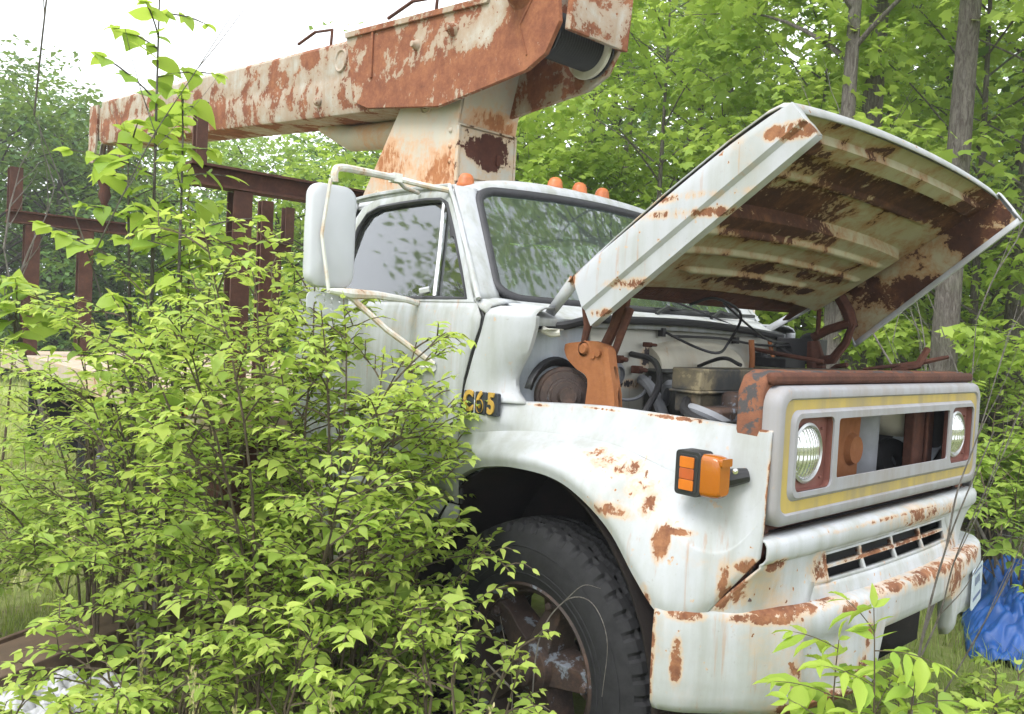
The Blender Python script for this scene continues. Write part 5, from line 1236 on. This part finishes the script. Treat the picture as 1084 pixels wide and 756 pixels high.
deadtree('bare arching twig at the right edge before the trunks', spot(1110, 6.2), (-.35, -.05, 1), 2.9, .014, 31, 2, .7)
deadtree('bare grey branch hanging among leaves between the trunks', spot(960, 8.0)+Vector((0, 0, 1.8)), (-.5, -.2, .8), 2.2, .016, 36, 2, .7)
bare('dry_vine', 'dry grass stalk arched over the front tyre', 'stalk', (.30, -1.16, 0), [([(-.12, .06, .35), (-.13, .08, .70), (-.05, .10, .86), (.07, .09, .90), (.16, .07, .82), (.17, .05, .66)], .0028), ([(-.05, .10, .86), (.02, .11, .93), (.10, .10, .945)], .002), ([(-.25, 0, .1), (-.2, .05, .5), (-.3, .07, .75)], .003), ([(-.28, 0, .62), (-.05, .02, .52), (.15, .03, .40), (.2, .02, .30)], .0035)])

# ------------------------------------------------------------------ grass
rng = np.random.default_rng(8)
def blades(name, label, pts, h, w, tint, kind='stuff'):
    n = len(pts); az = rng.random(n)*2*pi; H = h*rng.uniform(.4, 1.15, n); bend = rng.uniform(.1, .65, n)
    dx, dy = np.cos(az), np.sin(az); sx, sy = -dy*w, dx*w
    V = np.zeros((n, 5, 3)); 
    for j, (f, wd) in enumerate(((0, 1), (0, -1), (.55, .8), (.55, -.8), (1, 0))):
        off = bend*H*f*f
        V[:, j, 0] = pts[:, 0]+dx*off+sx*wd; V[:, j, 1] = pts[:, 1]+dy*off+sy*wd; V[:, j, 2] = pts[:, 2]+H*f*(1-.18*bend*f)
    F = (np.array([(0, 1, 3), (0, 3, 2), (2, 3, 4)])[None]+(np.arange(n)*5)[:, None, None]).reshape(-1, 3); V = V.reshape(-1, 3)
    me = bpy.data.meshes.new(name); me.vertices.add(len(V)); me.vertices.foreach_set('co', V.ravel().astype(np.float32)); me.loops.add(F.size); me.loops.foreach_set('vertex_index', F.ravel().astype(np.int32))
    me.polygons.add(len(F)); me.polygons.foreach_set('loop_start', (np.arange(len(F))*3).astype(np.int32)); me.update(calc_edges=True)
    at = me.attributes.new('tint', 'FLOAT', 'POINT'); at.data.foreach_set('value', np.repeat(rng.normal(tint, .2, n).clip(0, 1), 5).astype(np.float32))
    me.materials.append(LF_grass); o = bpy.data.objects.new(name, me); COL.objects.link(o); return tag(o, label, 'grass', kind=kind)
def scatter(n, x0, x1, y0, y1):
    x = rng.uniform(x0, x1, n); y = rng.uniform(y0, y1, n); return np.stack([x, y, np.array([ground_z(a, b) for a, b in zip(x, y)])], 1)
near = np.concatenate([scatter(9000, -1.0, 2.4, .9, 5.2), scatter(5000, .6, 2.2, -1.2, 1.0), scatter(7000, -3.5, .9, -2.6, -1.05)])
blades('grass', 'thin yellowish green grass on the ground around the truck', near, .15, .0028, .5)
blades('grass', 'long meadow grass covering the open field on the left', np.concatenate([scatter(16000, -15, -3.5, -2.8, 2.5), scatter(9000, -29, -13, -4, 6)]), .26, .007, .85)
# tall stalks with seed heads
random.seed(77)
for i, (x, y, h) in enumerate(((.45, -1.55, .78), (.60, -1.48, .70), (.36, -1.62, .60), (.10, -1.95, .72), (-.2, -2.0, .70), (-.45, -2.1, .66), (.22, -1.8, .8), (.95, -1.05, .42), (-.6, -2.2, .55))):
    labs = ['tall grass stalk with a pale seed head right of the hub', 'plump seed head standing before the tyre tread', 'thin grass stalk before the wheel hub', 'grass stalk in the weeds left of the wheel', 'grass stalk below the cab door shrub', 'grass stalk in the middle of the bottom edge', 'high grass stalk with open seed head left of the hub', 'short grass stalk under the bumper corner', 'grass stalk right of the white plastic sheet']
    root = empty('grass_stalk', (x, y, 0), labs[i], 'grass stalk', GROUPS['grass_stalk']); lx, ly = random.uniform(-.12, .12), random.uniform(-.08, .08)
    st = bez((0, 0, 0), (lx*.3, ly*.3, h*.6), (lx, ly, h), 10); MB().tube(st, np.linspace(.0025, .0012, 10), 4).build('stem', plain('stalk_green', (.24, .28, .10), .7), root, ang=80)
    n = 60; P_ = []; 
    for k in range(n):
        f = .72+.28*k/n; q = f*9; a = min(int(q), 8); P_.append(st[a].lerp(st[a+1], q-a)+Vector((random.uniform(-1, 1), random.uniform(-1, 1), 0))*(.003 if i % 2 else .018*(1.1-f)/.3))
    leaves('seed_head', P_, [(random.uniform(-.5, .5), random.uniform(-.5, .5), 1) for _ in P_], [(random.uniform(-1, 1), random.uniform(-1, 1), .2) for _ in P_], [.014]*n, np.full(n, .5), LANCE, LF_dry, root)

# ------------------------------------------------------------------ things lying about
def crumple(name, label, cat, loc, sx, sy, H, amp, mat, seed, rot=0, n=64, thick=.006):
    from mathutils import noise as mn
    rows = []
    for i in range(n+1):
        row = []
        for j in range(n+1):
            u, w = i/n*2-1, j/n*2-1
            o = Vector((u*1.6+seed, w*1.6, seed*.37))
            rd = abs(mn.noise(o))+.5*abs(mn.noise(o*2.3))+.25*abs(mn.noise(o*5.1))
            e = max(0, 1-max(abs(u), abs(w))**3)
            z = H*e*(.55+.6*mn.noise(o*.7+Vector((3, 1, 0))))+amp*(rd-.35)*(.4+.6*e)
            row.append((u*sx*(1+.12*mn.noise(o*1.3)), w*sy*(1+.12*mn.noise(o*1.1+Vector((9, 0, 0)))), max(z, .0)))
        rows.append(row)
    o = MB().grid(rows).build(name, mat, None, ang=60, solid=thick); o.location = loc; o.rotation_euler.z = rot
    return tag(o, label, cat)
M_tarp = plain('blue_tarp', (.012, .085, .33), .45, var=.3, scale=3, bump=.25); M_sheet = plain('white_plastic', (.40, .40, .42), .4, var=.08, scale=4)
crumple('blue_tarpaulin', 'crumpled shiny blue tarpaulin heaped on the ground right of the bumper', 'tarpaulin', spot(1140, 5.9)+Vector((0, 0, -.02)), .48, .62, .60, .42, M_tarp, 2.2, .4, 110)
crumple('plastic_sheet', 'crumpled white plastic sheet in the weeds at bottom left', 'plastic sheet', (-1.66, -1.97, .05), .32, .24, .10, .14, M_sheet, 5.1, .5, 90)
M_board = plain('weathered_brown_board', (.13, .085, .055), .8, var=.4, scale=5)
bd = MB(); Mx = Matrix.Translation((-2.25, -1.45, .20)) @ Matrix.Rotation(radians(109), 4, 'Z') @ Matrix.Rotation(radians(-4), 4, 'Y')
bd.box((-.85, -.20, 0), (.85, .12, .04), M=Mx).box((-.85, -.215, -.18), (.85, -.20, .055), M=Mx).box((-.85, .12, -.02), (.85, .14, .06), M=Mx).box((-.8, -.2, -.2), (.8, -.18, -.02), M=Mx)
tag(bd.build('brown_beam', [M_board], None, bevel=.006), 'brown boxed beam lying half hidden under the shrubs at lower left', 'beam')
fe_ = empty('wire_fence', spot(1062, 7.2), 'old dark post with a rail and wires in the undergrowth at right', 'fence')
MB().tube([(0, 0, 0), (.02, 0, .7), (.0, 0, 1.25)], [.06, .055, .05], 8).build('post', BK_dark, fe_, ang=60)
rdir = Vector((.93, .3, 0))
MB().tube([-rdir*.5+Vector((0, 0, 1.22)), rdir*1.2+Vector((0, 0, 1.12))], .035, 6).build('rail', BK_dark, fe_, ang=60)
mw = MB()
for z in (.35, .55, .75, .95): mw.tube([rdir*-.6+Vector((0, 0, z)), rdir*.3+Vector((0, 0, z-.02)), rdir*1.4+Vector((0, 0, z+.01))], .004, 4)
for k in range(9): mw.tube([rdir*(-.4+.2*k)+Vector((0, 0, .3)), rdir*(-.4+.2*k)+Vector((0, 0, .96))], .003, 4)
mw.build('wire_mesh', M_silver, fe_, ang=60)
